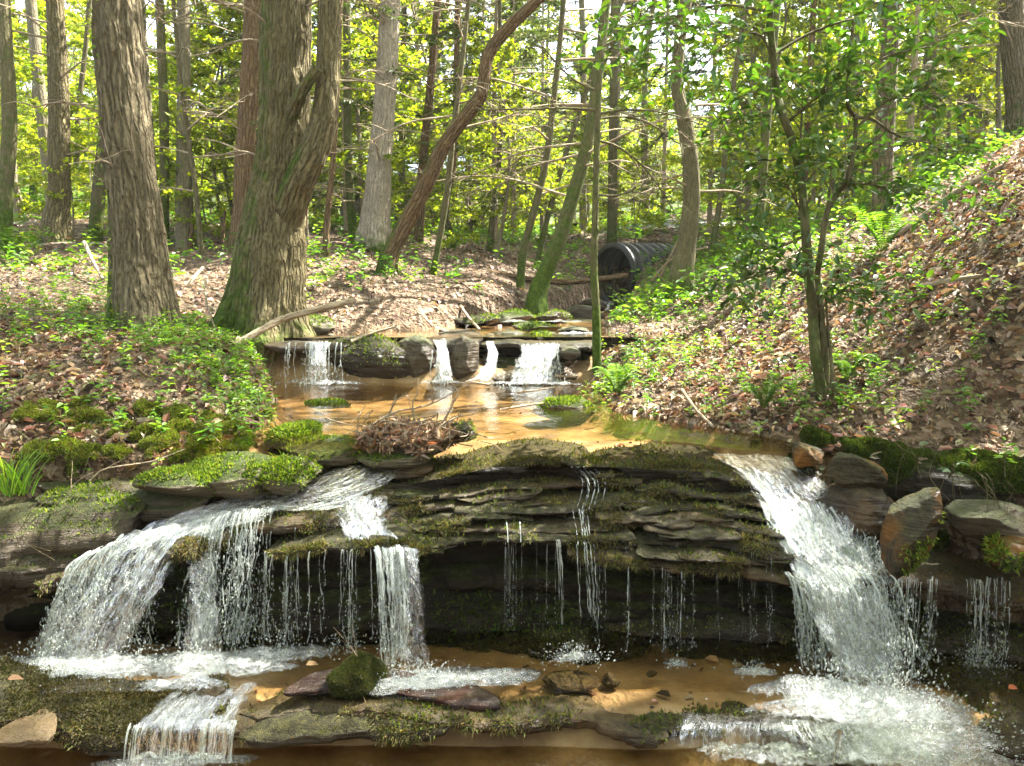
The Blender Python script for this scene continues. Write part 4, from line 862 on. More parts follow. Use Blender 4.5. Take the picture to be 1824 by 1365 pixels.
# ---- understorey and background trees (a few kinds, copied)
def broadleaf(seed, H, spread, L, nb=18, first=.22, tw=8, nl=26, cols=GREENS, r0=.05, flat=.9):
    r = np.random.default_rng(seed); tb, lb = Buf(), Buf()
    P = smooth_path(A([(0, 0, -.3), (r.normal() * .1, r.normal() * .1, H * .35), (r.normal() * .3, r.normal() * .3, H * .7), (r.normal() * .45, r.normal() * .45, H)]), 30)
    tube(tb, P, np.linspace(r0, r0 * .2, 30), 8, .06, seed, moss=.25)
    for i in range(nb):
        f = first + (1 - first) * (i + r.random()) / nb; k = min(int(f * 29), 28); a = i * 2.4 + r.normal() * .4
        l = spread * (1.05 - .65 * (f - first) / (1 - first)) * (.6 + .6 * r.random()); el = .15 + .7 * f + .2 * r.normal()
        d = A([math.cos(a) * math.cos(el), math.sin(a) * math.cos(el), math.sin(el)])
        B = smooth_path(A([P[k], P[k] + d * l * .5, P[k] + d * l + A([0, 0, -.12 * l])]), 10)
        tube(tb, B, np.linspace(r0 * .32, r0 * .08, 10), 4, moss=.1, caps=False)
        for j in range(tw):
            q = B[min(9, int(3 + 7 * (j + r.random()) / tw))]; sd_ = norm(np.cross(d, [0, 0, 1])) * (1 if j % 2 else -1)
            td = norm(d * .7 + sd_ * (.4 + .6 * r.random()) + A([0, 0, .25 * r.normal()])); tl = l * (.2 + .25 * r.random())
            tube(tb, A([q, q + td * tl]), [r0 * .09, r0 * .04], 3, moss=0., caps=False)
            t = r.random(nl); c = q + td * tl * t[:, None] + .05 * tl * r.normal(size=(nl, 3)); s2 = np.cross(td, [0, 0, 1.])
            ld = norm(td * .6 + s2 * np.where(np.arange(nl) % 2, 1, -1)[:, None] + .4 * r.normal(size=(nl, 3)))
            leaves(lb, c, ld, norm(A([0, 0, 1.]) + flat * 1.5 * r.normal(size=(nl, 3))), L * (.6 + .7 * r.random(nl)), L * .58, hues(nl, cols, .2))
    return tb.mesh('trunk', M_BARK_FAR), lb.mesh('crown', M_LEAF, False)
def hemlock(seed, H, spread, nb=44, live=.35, r0=.06):
    r = np.random.default_rng(seed); tb, lb = Buf(), Buf()
    P = smooth_path(A([(0, 0, -.3), (0, 0, H * .5), (r.normal() * .15, 0, H)]), 20); tube(tb, P, np.linspace(r0, r0 * .2, 20), 8, .05, seed, moss=.1)
    for i in range(nb):
        f = .08 + .9 * (i + r.random()) / nb; z = f * H; a = i * 2.4 + r.normal() * .5; l = spread * (1.1 - .8 * f) * (.5 + .7 * r.random())
        d = A([math.cos(a), math.sin(a), .1 - .2 * r.random()]); p0 = A([np.interp(z, P[:, 2], P[:, 0]), 0, z])
        B = smooth_path(A([p0, p0 + d * l * .5 + A([0, 0, .04 * l]), p0 + d * l + A([0, 0, -.2 * l])]), 9)
        tube(tb, B, np.linspace(.014, .004, 9), 3, caps=False, moss=0.)
        dead = r.random() > live + .8 * f
        for j in range(12):
            k = min(8, int(1 + 8 * (j + r.random()) / 12)); q = B[k]; sd_ = norm(np.cross(d, [0, 0, 1])) * (1 if j % 2 else -1)
            td = norm(d * .6 + sd_ * (.6 + .4 * r.random()) + A([0, 0, -.1 + .15 * r.normal()])); tl = l * .34 * (1.1 - k / 11) * (.6 + .6 * r.random())
            tube(tb, A([q, q + td * tl]), [.005, .002], 3, caps=False, moss=0.)
            if dead:
                for m in range(3):
                    u = q + td * tl * (.3 + .25 * m); tube(tb, A([u, u + norm(td + .8 * r.normal(size=3)) * tl * .35]), [.003, .0015], 3, caps=False, moss=0.)
                continue
            n = 30; t = r.random(n); c = q + td * tl * t[:, None]; s2 = np.cross(td, [0, 0, 1.])
            ld = norm(td * .5 + s2 * np.where(np.arange(n) % 2, 1, -1)[:, None] * .9 + .25 * r.normal(size=(n, 3)))
            leaves(lb, c, ld, norm(A([0, 0, 1.]) + .3 * r.normal(size=(n, 3))), .11 * (.6 + .7 * r.random(n)), .022, hues(n, NEED, .2), fold=0)
    return tb.mesh('trunk', M_TWIG), lb.mesh('crown', M_NEEDLE, False)
POLE = [broadleaf(6, 15, 2.4, .14, 22, .5, r0=.12), broadleaf(7, 14, 2.2, .14, 22, .45, r0=.085)]
BL = [broadleaf(1, 6, 2.0, .1, 22, .12), broadleaf(2, 7, 2.3, .11, 24, .18), broadleaf(3, 4.5, 1.8, .09, 20, .08), broadleaf(4, 8, 2.4, .11, 26, .12), broadleaf(5, 3.2, 1.6, .085, 18, .06, r0=.025)]
HM = [hemlock(11, 8, 2.2), hemlock(12, 6, 1.9, 40, .15), hemlock(13, 7, 2.1, 40, .5)]
def copy_tree(name, meshes, loc, sc, rz, label, cat='tree', group=None):
    root = empty(name, loc, label, cat, group); root.rotation_euler = (0, 0, rz)
    for nm, me in zip(('trunk', 'crown'), meshes):
        o = bpy.data.objects.new(nm, me); COL.objects.link(o); o.parent = root; o.scale = (sc, sc, sc)
    return root
r2 = random.Random(5)
def clear(x, y):
    if y < 16 and abs(x - np.interp(y, EY, (A(EL) + A(ER)) / 2)) < 1.6: return False
    return True
KINDS = {'b': ('broadleaf_tree', BL, 'leafy understorey tree with bright yellow-green spring leaves in the sunny wood behind the stream', 'bright leafy trees behind the stream'),
         'h': ('hemlock_tree', HM, 'feathery hemlock with dry grey twigs among the trunks behind the stream', 'hemlocks among the trunks'),
         'f': ('broadleaf_tree', BL, 'tall sunlit tree in the farthest part of the wood', 'farthest trees of the wood')}
def plant(kind, px, Y, sc, k=None):
    if kind in 'bf' and Y > 13 and abs(px - 1222) < 34 + 350 / Y: return
    nm, ms, lab, gr = KINDS[kind]; x = (px - 912) / FPX * Y
    if not clear(x, Y): return
    ms_ = ms[k if k is not None else r2.randrange(len(ms))]
    copy_tree(nm, ms_, (x, Y, gz(x, Y)), sc, r2.random() * 6.28, lab, 'tree', gr)
for i in range(70): plant('b', -150 + 2150 * ((i * .618) % 1), 13 + 14 * r2.random() ** 1.2, .6 + .5 * r2.random())
for i in range(22): plant('h', 480 + 1450 * ((i * .618 + .3) % 1), 11.5 + 11 * r2.random(), .7 + .5 * r2.random())
for i in range(135):
    Yf = 25 + 40 * ((i * .37) % 1); plant('f', -250 + 2350 * ((i * .618 + .1) % 1), Yf, Yf / 34 * (.9 + .35 * r2.random()))
for px, Y, sc, k in ((140, 12.5, .7, 4), (350, 15, .9, 0), (880, 12.5, .8, 2), (1000, 15, .8, 0), (1130, 16.5, .6, 4), (1300, 12, .6, 4), (1480, 11, .6, 4), (620, 16, .8, 0)): plant('b', px, Y, sc, k)
for i in range(27):
    px, Yp = -60 + 1960 * ((i * .618 + .2) % 1), 13.5 + 16 * ((i * .381) % 1); x = (px - 912) / FPX * Yp
    if clear(x, Yp) and abs(px - 1222) > 40: copy_tree('slender_tree', POLE[i % 2], (x, Yp, gz(x, Yp)), .8 + .35 * r2.random(), i * 1.3, 'slim straight trunk among the sunlit trees behind the stream', 'tree', 'slim trunks behind the stream')
for i in range(60): plant('b', -250 + 2350 * ((i * .618 + .45) % 1), 15 + 34 * r2.random(), .8 + .7 * r2.random(), 4)
for i in range(18):                                   # the wood goes on unseen behind the camera, added to darken the falls
    x, y = -15 + 30 * ((i * .618) % 1), -5 - 9 * r2.random()
    copy_tree('broadleaf_tree', BL[i % 4], (x, y, gz(x, y)), .9 + .6 * r2.random(), i * 1.1, 'unseen leafy tree of the wood behind the camera, added to darken the falls', 'tree', 'unseen trees behind the camera')
# unseen trees added out of view to shade the ravine and block skylight
SHADE = [(-5, -3, 9, 1.1), (0, -4.5, 10, 1.2), (5, -3.2, 9, 1.1), (-6.5, 1.2, 9.5, 1.0), (2.4, -.5, 10.5, .9), (-2.2, -.8, 10.5, 1.), (-9, -3, 10, 1.2), (9, -4, 10, 1.2), (4.5, 5.3, 7.2, .55), (6.6, 5.5, 7.4, .6), (8.6, 7.2, 8.6, .75), (9.8, 5.6, 9, .6), (7.6, 3.6, 8, .5)]
for i, (x, y, z, s) in enumerate(SHADE):
    g = gz(x, y); root = empty('shade_tree', (x, y, g), 'unseen tall tree added out of view so its crown shades the ravine', 'tree', 'unseen trees added for shade'); b = Buf()
    tube(b, smooth_path([A([x, y, g - .3]), A([x + .1, y, (g + z) / 2]), A([x, y, z + 1])], 30), np.linspace(.2, .06, 30), 12, .05, i, moss=.2); b.obj('trunk', M_BARK_GREY, root)
    o = bpy.data.objects.new('crown', CANOPY[i % 3]); COL.objects.link(o); o.parent = root; o.location = (0, 0, z - g); o.scale = (s,) * 3; o.rotation_euler = (0, 0, i * 2.)

# ================================================================== FALLING WATER
def UZ(px, py, z):
    d = U(px, py, 1.); return d * (z / d[..., 2:3] if d.ndim > 1 else z / d[2])
def sheet(parent, name, rows, mat, nu=70, nv=120, amp=.014, edges=None, seed=0, ef=.16):
    """rows: (left, right) pixel points down the flow; a surface that follows them"""
    Lp = smooth_path(UL([r[0] for r in rows]), nv); Rp = smooth_path(UL([r[-1] for r in rows]), nv)
    u = np.linspace(0, 1, nu)[None, :, None]
    V = Lp[:, None] * (1 - u) + Rp[:, None] * u
    Wd = np.linalg.norm(Rp - Lp, axis=1)[:, None]; ln = np.r_[0, np.cumsum(np.linalg.norm(np.diff((Lp + Rp) / 2, axis=0), axis=1))][:, None]
    fx = (u[..., 0] - .5) * Wd; fy = ln + 0 * fx
    q = np.stack([fx * 9, fy * 2.6, 0 * fx + seed], -1)
    h = fbm(q, 4, seed) * amp * 1.6 + fbm(q * 3.1, 3, seed + 1) * amp * .8
    N = norm(np.cross(np.gradient(V, axis=1), np.gradient(V, axis=0))); N = np.where(N[..., 1:2] > 0, -N, N)
    V = V + N * h[..., None]
    e = np.minimum(u[..., 0], 1 - u[..., 0]) / ef; e = np.clip(e, 0, 1) * np.ones_like(fx)
    if edges is not None: e = e * np.interp(np.linspace(0, 1, nv), np.linspace(0, 1, len(edges)), edges)[:, None]
    b = Buf(); b.add(V.reshape(-1, 3), grid_faces(nv, nu), flow=np.stack([fx, fy, 0 * fx + seed], -1).reshape(-1, 3), edge=e.ravel())
    return b.obj(name, mat, parent)
def strands(buf, P0, zend, vx, vy, r, seed=0, brk=.5, wob=.012, vz=0.):
    for i, p in enumerate(P0):
        ze = zend[i] if hasattr(zend, '__len__') else zend; h = p[2] - ze
        if h <= .02: continue
        T = (-vz + math.sqrt(vz * vz + 2 * 9.8 * h)) / 9.8; n = max(10, int(h / .014)); t = np.linspace(0, 1, n) * T
        x = p[0] + vx[i] * t; y = p[1] + vy[i] * t; z = p[2] - vz * t - 4.9 * t * t; f = t / T
        w = wob * f ** .6; s = seed * 13.7 + i * 3.3
        x = x + w * fbm(xyz(z * 9, s), 3, 3) * 1.5; y = y + w * fbm(xyz(z * 9, s + 50), 3, 4)
        k = vnoise(xyz(z * 26, s), 7) * .5 + vnoise(xyz(z * 60, s), 8) * .35
        rr = r[i] * (1 - .45 * f) * np.clip(.75 + .8 * k - brk * 2.6 * np.clip(f - .15, 0, 1) * (vnoise(xyz(z * 22, s + 9), 9) + .35), .03, 1.6)
        tube(buf, np.stack([x, y, z], 1), rr, 5, caps=False)
OCT_V = A([[0, 0, 1], [1, 0, 0], [0, 1, 0], [-1, 0, 0], [0, -1, 0], [0, 0, -1.]]); OCT_F = A([[0, 1, 2], [0, 2, 3], [0, 3, 4], [0, 4, 1], [5, 2, 1], [5, 3, 2], [5, 4, 3], [5, 1, 4]])
def droplets(buf, C, r=.003, stretch=2.5, D=None):
    n = len(C); rr = r * (.4 + 1.1 * rng.random((n, 1, 1)) ** 2); D = norm(A([0, 0, 1.]) + .12 * rdir(n)) if D is None else norm(D)
    e1 = norm(np.cross(D, rdir(n))); e2 = np.cross(D, e1); st = 1 + (stretch - 1) * rng.random((n, 1, 1))
    V = C[:, None] + rr * (OCT_V[None, :, 0:1] * e1[:, None] + OCT_V[None, :, 1:2] * e2[:, None] + OCT_V[None, :, 2:3] * st * D[:, None])
    buf.add(V.reshape(-1, 3), (np.arange(n)[:, None, None] * 6 + OCT_F).reshape(-1, 3))
def splash(buf, c, rad, h, n, r=.003):
    a = rng.random(n) * 6.28; q = np.abs(rng.normal(size=n)) * .5
    p = A(c) + np.stack([np.cos(a) * q * rad, np.sin(a) * q * rad * .6, h * rng.random(n) ** 2.2 * np.exp(-q)], 1)
    droplets(buf, p, r, 2.2, norm(p - A(c) + A([0, 0, .08])))
def foam(parent, px, py, z, rx, ry, seed, lift=.03, rot=0.):
    c = UZ(px, py, z); nr_, na = 26, 64; rr = np.linspace(0, 1, nr_)[:, None]; a = np.linspace(0, 2 * np.pi, na, endpoint=False)[None]
    k = 1 + .35 * vnoise(np.stack([np.cos(a) * 1.6 + seed, np.sin(a) * 1.6, 0 * a], -1), seed)
    lx, ly = rr * rx * k * np.cos(a), rr * ry * k * np.sin(a); x = c[0] + lx * math.cos(R(rot)) - ly * math.sin(R(rot)); y = c[1] + lx * math.sin(R(rot)) + ly * math.cos(R(rot))
    zz = z + .006 + lift * (1 - rr ** 2) * (.45 + .9 * fbm(xyz(x * 11, y * 11, seed), 4, seed)) + .3 * lift * (1 - rr) * fbm(xyz(x * 40, y * 40), 2, seed)
    b = Buf(); b.add(np.stack([x, y, zz], -1).reshape(-1, 3), grid_faces(nr_, na, True), flow=np.stack([x, y, 0 * x + seed], -1).reshape(-1, 3), edge=(1 - rr ** 1.5 + 0 * a).ravel() * .95)
    return b.obj('foam', M_FOAM, parent)
def along(pts, n, jit=.02, clump=0):
    P = smooth_path(UL(pts), 200); k = rng.random(n)
    if clump:
        cc = rng.random(clump); k = np.clip(cc[rng.integers(0, clump, n)] + .035 * rng.normal(size=n), 0, .999)
    return P[(k * 199).astype(int)] + rng.normal(size=(n, 3)) * A([.008, jit, .004]), k
def fall_drops(buf, P0, k, n, zend, vx, vy, r, jx=.015):
    i = rng.integers(0, len(P0), n); h = P0[i, 2] - zend; f = rng.random(n) ** .55; z = P0[i, 2] - h * f; t = np.sqrt(2 * h * f / 9.8)
    droplets(buf, np.stack([P0[i, 0] + vx[i] * t + jx * f * rng.normal(size=n), P0[i, 1] + vy[i] * t + jx * f * rng.normal(size=n), z], 1), r, 3.2)

def lip_pts(keys, x0, x1, n, clump):
    V = np.concatenate([LIPV[k] for k in keys], 0); q = V[np.arange(len(V)), V[:, :, 1].argmin(1)]; px, _ = project(q); q = q[(px > x0) & (px < x1)]
    cc = rng.integers(0, len(q), clump); i = np.clip(cc[rng.integers(0, clump, n)] + (3 * rng.normal(size=n)).astype(int), 0, len(q) - 1)
    return q[i] + rng.normal(size=(n, 3)) * A([.004, .004, .003]), rng.random(n)
ZB = -1.68
# wide left cascade
wl = empty('waterfall', U(260, 1170, 3.4), 'wide white cascade breaking into strands and drops, left side of the big ledge', 'waterfall')
sheet(wl, 'water_sheet', [((585, 834, 4.03), (735, 824, 4.04)), ((500, 862, 3.9), (700, 864, 3.92)), ((395, 890, 3.76), (640, 895, 3.8)), ((270, 932, 3.62), (590, 905, 3.74)), ((232, 958, 3.54), (500, 905, 3.7)), ((180, 985, 3.48), (470, 925, 3.62))], M_GLIDE, 90, 150, .016, [.3, .42, .6, .9, 1, .8], 1)
sheet(wl, 'water_sheet', [((225, 955, 3.54), (345, 930, 3.62)), ((150, 1000, 3.44), (330, 965, 3.54)), ((105, 1070, 3.34), (290, 1060, 3.42)), ((70, 1140, 3.26), (240, 1140, 3.36)), ((55, 1182, 3.24), (210, 1182, 3.33))], M_SHEET, 80, 110, .03, [.85, .75, .6, .45, .5], 2, .2)
sheet(wl, 'water_sheet', [((335, 915, 3.66), (430, 905, 3.69)), ((330, 960, 3.56), (395, 950, 3.6)), ((335, 1040, 3.46), (385, 1040, 3.5)), ((330, 1110, 3.4), (395, 1110, 3.44)), ((320, 1185, 3.36), (400, 1180, 3.4))], M_SHEET, 50, 100, .025, [.9, .8, .7, .8, .9], 3, .25)
sb, db = Buf(), Buf()
P, k = along([(150, 992, 3.44), (190, 975, 3.48), (240, 950, 3.55), (340, 930, 3.6), (430, 910, 3.66), (490, 905, 3.7)], 130, .02, 26)
vx = -.42 * (1 - k) - .05 + .06 * rng.normal(size=len(k)); vy = -.55 + .12 * rng.normal(size=len(k))
strands(sb, P, ZB + .02 * rng.random(len(P)), vx, vy, .0016 + .006 * rng.random(len(P)) ** 2.8, 1, .95, .026)
fall_drops(db, P, k, 5200, ZB, vx, vy, .0036, .03)
P, k = lip_pts((12,), 470, 670, 30, 13); vx = .03 * rng.normal(size=len(k)); vy = -.18 + .06 * rng.normal(size=len(k))
strands(sb, P, ZB + .03, vx, vy, .002 + .003 * rng.random(len(P)) ** 2, 2, .7); fall_drops(db, P, k, 900, ZB, vx, vy, .003, .025)
P, k = lip_pts((11,), 420, 640, 14, 7); strands(sb, P, U(520, 985, 3.5)[2] + 0 * k, 0 * k, -.1 + 0 * k, .003 + 0 * k, 3, .5)
for px, py, rad, n in ((70, 1180, .3, 500), (180, 1185, .3, 500), (350, 1180, .28, 700), (250, 1185, .3, 300), (500, 1170, .3, 300), (600, 1165, .2, 150)): splash(db, UZ(px, py, ZB), rad, .13, n)
for a in ((30, 1188, .42, .12, 1), (180, 1188, .4, .12, 2), (350, 1186, .3, .13, 3), (320, 1222, .2, .07, 4), (500, 1168, .3, .1, 5), (440, 1190, .25, .1, 15)): foam(wl, a[0], a[1], ZB, a[2], a[3], a[4], .05)
sb.obj('strands', M_STRAND, wl, kind='stuff'); db.obj('droplets', M_STRAND, wl, kind='stuff')

# centre-left fall
wc = empty('waterfall', U(735, 1200, 3.3), 'narrow fall of twisted strands landing behind the round mossy boulder', 'waterfall')
sheet(wc, 'water_sheet', [((610, 890, 3.82), (690, 885, 3.84)), ((590, 912, 3.72), (695, 905, 3.76)), ((600, 940, 3.6), (700, 938, 3.62)), ((625, 962, 3.5), (720, 960, 3.52)), ((668, 978, 3.44), (748, 980, 3.46))], M_SHEET, 60, 110, .028, [.35, .5, .55, .7, .8], 4, .4)
sheet(wc, 'water_sheet', [((668, 974, 3.45), (748, 978, 3.46)), ((684, 1020, 3.38), (752, 1022, 3.4)), ((698, 1090, 3.32), (760, 1090, 3.34)), ((705, 1160, 3.27), (768, 1160, 3.3)), ((705, 1212, 3.24), (774, 1208, 3.27))], M_SHEET, 50, 100, .022, [.9, .7, .55, .55, .6], 5, .2)
sb, db = Buf(), Buf()
P, k = along([(668, 976, 3.44), (710, 976, 3.44), (748, 980, 3.46)], 26, .02, 8); vx = .2 - .12 * k + .03 * rng.normal(size=len(k)); vy = -.5 + .08 * rng.normal(size=len(k))
strands(sb, P, ZB, vx, vy, .004 + .006 * rng.random(len(P)) ** 2, 4); fall_drops(db, P, k, 700, ZB, vx, vy, .0035, .02)
for px, rad, n in ((745, .25, 500), (700, .2, 250), (800, .22, 250)): splash(db, UZ(px, 1212, ZB), rad, .1, n)
for a in ((755, 1214, .25, .1, 6), (830, 1210, .3, .09, 7), (690, 1226, .2, .06, 8)): foam(wc, a[0], a[1], ZB, a[2], a[3], a[4], .035)
sb.obj('strands', M_STRAND, wc, kind='stuff'); db.obj('droplets', M_STRAND, wc, kind='stuff')

# thin spouts and drips in the middle
wd = empty('waterfall', U(1010, 1160, 3.35), 'thin bent spout and hair-fine drips falling from the middle of the ledge', 'waterfall')
sb, db = Buf(), Buf()
P, k = lip_pts((7,), 900, 1060, 12, 7); strands(sb, P, ZB + .06 + .1 * rng.random(len(P)), .02 * rng.normal(size=len(P)), -.08 + 0 * k, .0016 + .0012 * rng.random(len(P)), 6, .3, .004); fall_drops(db, P, k, 200, ZB, 0 * k, -.08 + 0 * k, .002)
P, k = lip_pts((8, 7), 1050, 1440, 40, 19); vx = .02 * rng.normal(size=len(P)); vy = -.12 + .05 * rng.normal(size=len(P))
strands(sb, P, ZB + .05 * rng.random(len(P)), vx, vy, .0009 + .0036 * rng.random(len(P)) ** 3, 7, .75, .01); fall_drops(db, P, k, 700, ZB, vx, vy, .0026)
for i in range(3):
    p = U(990 + 3 * i, 962, 3.46 - .003 * i); strands(sb, [p], [ZB + .12], [.085 - .006 * i], [-.12], [.0045], 80 + i, .25, .006)
for pts in ([(1030, 830, 3.98), (1050, 860, 3.86), (1040, 905, 3.74)], [(1035, 905, 3.72), (1040, 940, 3.62), (1045, 968, 3.5)], [(1042, 968, 3.47), (1045, 1010, 3.42), (1050, 1100, 3.38)]):
    for j in range(7):
        P = smooth_path(UL(pts), 30) + A([.03 * rng.normal(), -.02, 0]); P = P + .006 * fbm(P * 30, 2, j)[:, None]; tube(sb, P, .0026 * np.clip(.5 + .9 * vnoise(P * 50, j), .05, 2), 5, caps=False)
for px, py, y0, y1 in ((915, 930, 3.62, 3.52),):
    for j in range(2):
        qx = px + 11 * rng.normal(); P = smooth_path(A([U(qx, py, y0 - .03), U(qx + 1.5, py + 18, (y0 + y1) / 2 - .03), U(qx + 2, py + 36, y1 - .02)]), 16); tube(sb, P, .002 + .0015 * rng.random(), 5, caps=False)
splash(db, UZ(1020, 1175, ZB + .08), .2, .09, 450); splash(db, UZ(1205, 1185, ZB), .1, .05, 120); splash(db, UZ(1340, 1195, ZB), .15, .05, 150)
for a in ((1022, 1172, .11, .06, 9), (1205, 1186, .07, .035, 10), (1345, 1200, .12, .04, 11), (900, 1205, .2, .06, 12)): foam(wd, a[0], a[1], ZB + (.05 if a[4] == 9 else 0), a[2], a[3], a[4], .03)
sb.obj('strands', M_STRAND, wd, kind='stuff'); db.obj('droplets', M_STRAND, wd, kind='stuff')

# the heavy right cascade
wr = empty('waterfall', U(1560, 1240, 3.2), 'heaviest white cascade pouring down the right side of the ledge into foam', 'waterfall')
RW = [((1255, 808, 4.06), (1425, 812, 4.02)), ((1300, 842, 3.9), (1470, 846, 3.84)), ((1345, 892, 3.74), (1508, 894, 3.7)), ((1375, 955, 3.58), (1540, 962, 3.55)), ((1412, 1030, 3.4), (1574, 1035, 3.4)), ((1450, 1110, 3.28), (1594, 1110, 3.28)), ((1486, 1180, 3.2), (1612, 1180, 3.2)), ((1515, 1262, 3.12), (1632, 1262, 3.12))]
sheet(wr, 'water_sheet', RW[:4], M_GLIDE, 80, 100, .02, [.3, .36, .5, .9], 6)
sheet(wr, 'water_sheet', RW[2:], M_SHEET, 110, 170, .032, [.75, 1, 1, .95, .9, .95], 7, .14)
RW2 = [tuple((x, y, Y - .05) for x, y, Y in r) for r in RW[2:]]
sheet(wr, 'water_sheet', RW2, M_SHEET, 90, 150, .04, [.3, .62, .7, .7, .7, .75], 17, .3)
sb, db = Buf(), Buf()
P, k = along([(1395, 1020, 3.38), (1430, 1032, 3.36), (1470, 1030, 3.34)], 24, .02, 7); vx = .16 + .04 * rng.normal(size=len(k)); vy = -.35 + .08 * rng.normal(size=len(k))
strands(sb, P, ZB, vx, vy, .003 + .006 * rng.random(len(P)) ** 2, 9); fall_drops(db, P, k, 500, ZB, vx, vy, .0035)
P, k = along([(1430, 1000, 3.4), (1500, 1010, 3.36), (1575, 1010, 3.38)], 44, .05); vx = .3 + .1 * rng.normal(size=len(k)); vy = -.55 + .15 * rng.normal(size=len(k))
strands(sb, P, ZB, vx, vy, .003 + .006 * rng.random(len(P)) ** 2, 10, .5, .03); fall_drops(db, P, k, 3200, ZB, vx, vy, .0042, .06)
P, k = along([(1400, 900, 3.68), (1500, 900, 3.66), (1540, 950, 3.56)], 30, .03); vx = .28 + .08 * rng.normal(size=len(k)); vy = -.75 + .15 * rng.normal(size=len(k))
strands(sb, P, P[:, 2] - .2 - .15 * rng.random(len(P)), vx, vy, .003 + .005 * rng.random(len(P)) ** 2, 11, .4, .02, .6); fall_drops(db, P, k, 1800, -1.3, vx * .9, vy, .0035, .04)
for px, py, z, rad, n in ((1480, 1235, ZB, .35, 700), (1570, 1260, ZB, .4, 1300), (1660, 1300, -1.74, .4, 900), (1600, 1340, -1.8, .4, 700), (1720, 1350, -1.84, .3, 350)): splash(db, UZ(px, py, z), rad, .16, n, .0035)
for a in ((1440, 1232, .3, .12, 21, ZB), (1570, 1262, .36, .16, 22, ZB), (1500, 1268, .4, .1, 23, ZB), (1640, 1300, .34, .18, 24, -1.74), (1560, 1330, .35, .14, 25, -1.82), (1680, 1350, .36, .16, 26, -1.84), (1420, 1345, .4, .09, 27, -1.85), (1320, 1338, .2, .03, 28, -1.855)): foam(wr, a[0], a[1], a[5], a[2], a[3], a[4], .06)
sheet(wr, 'water_sheet', [((1400, 1268, 2.98), (1610, 1275, 2.98)), ((1395, 1290, 2.88), (1620, 1295, 2.88)), ((1390, 1312, 2.83), (1650, 1318, 2.82)), ((1380, 1338, 2.8), (1690, 1345, 2.78))], M_GLIDE, 90, 60, .02, [.5, .8, .9, .7], 18, .25)
sheet(wr, 'water_sheet', [((1190, 1272, 2.96), (1440, 1270, 2.97)), ((1185, 1292, 2.87), (1440, 1290, 2.88)), ((1180, 1310, 2.84), (1440, 1308, 2.84)), ((1180, 1330, 2.82), (1440, 1332, 2.82))], M_GLIDE, 90, 60, .012, [.3, .42, .45, .35], 19, .2)
sb.obj('strands', M_STRAND, wr, kind='stuff'); db.obj('droplets', M_STRAND, wr, kind='stuff')

# drips from the shelf at the right edge
we = empty('waterfall', U(1740, 1170, 3.3), 'separate trickles dripping from the brown shelf at the right edge', 'waterfall')
sb, db = Buf(), Buf()
for a0, a1, n, vxx in ((1570, 1600, 7, .0), (1600, 1640, 14, -.02), (1650, 1672, 8, -.04), (1715, 1745, 12, .03), (1758, 1770, 6, 0), (1776, 1792, 6, 0)):
    P, k = along([(a0, 1032, 3.26), ((a0 + a1) / 2, 1030, 3.25), (a1, 1034, 3.25)], n, .01); ze = U(1650, 1165 if a0 < 1700 else 1185, 3.26)[2]
    vx = vxx + .03 * rng.normal(size=n); strands(sb, P, ze + .08 * rng.random(n), vx, -.08 + .03 * rng.normal(size=n), .0012 + .0035 * rng.random(n) ** 2.5, a0, .8, .014); fall_drops(db, P, k, 120, ze, vx, -.08 + 0 * k, .003)
splash(db, U(1745, 1190, 3.3), .22, .12, 700); splash(db, U(1640, 1165, 3.3), .12, .06, 150)
sb.obj('strands', M_STRAND, we, kind='stuff'); db.obj('droplets', M_STRAND, we, kind='stuff')

# small front fall at the bottom
wf = empty('waterfall', UZ(310, 1350, -1.85), 'small low fall of ribbed water over the front sill at the bottom left', 'waterfall')
sheet(wf, 'water_sheet', [((300, 1225, 3.08), (470, 1215, 3.1)), ((262, 1262, 2.95), (440, 1262, 2.95)), ((240, 1285, 2.87), (425, 1282, 2.88)), ((228, 1305, 2.82), (425, 1300, 2.83)), ((222, 1345, 2.79), (425, 1342, 2.8))], M_GLIDE, 110, 80, .012, [.15, .3, .42, .7, .6], 19, .15)
sb, db = Buf(), Buf()
P, k = along([(236, 1290, 2.85), (330, 1285, 2.86), (425, 1285, 2.87)], 44, .004, 20); strands(sb, P, -1.86 + 0 * k, -.08 + .16 * k * 0, -.3 + .03 * rng.normal(size=len(k)), .0025 + .003 * rng.random(len(k)), 30, .1, .005) if False else strands(sb, P, -1.86 + 0 * k, -.05 + 0 * k, -.3 + .03 * rng.normal(size=len(k)), .0025 + .003 * rng.random(len(k)), 30, .1, .005)
splash(db, UZ(310, 1352, -1.85), .3, .05, 400)
for a in ((270, 1356, .28, .07, 31), (380, 1352, .22, .05, 32)): foam(wf, a[0], a[1], -1.86, a[2], a[3], a[4], .03)
sb.obj('strands', M_STRAND, wf, kind='stuff'); db.obj('droplets', M_STRAND, wf, kind='stuff')

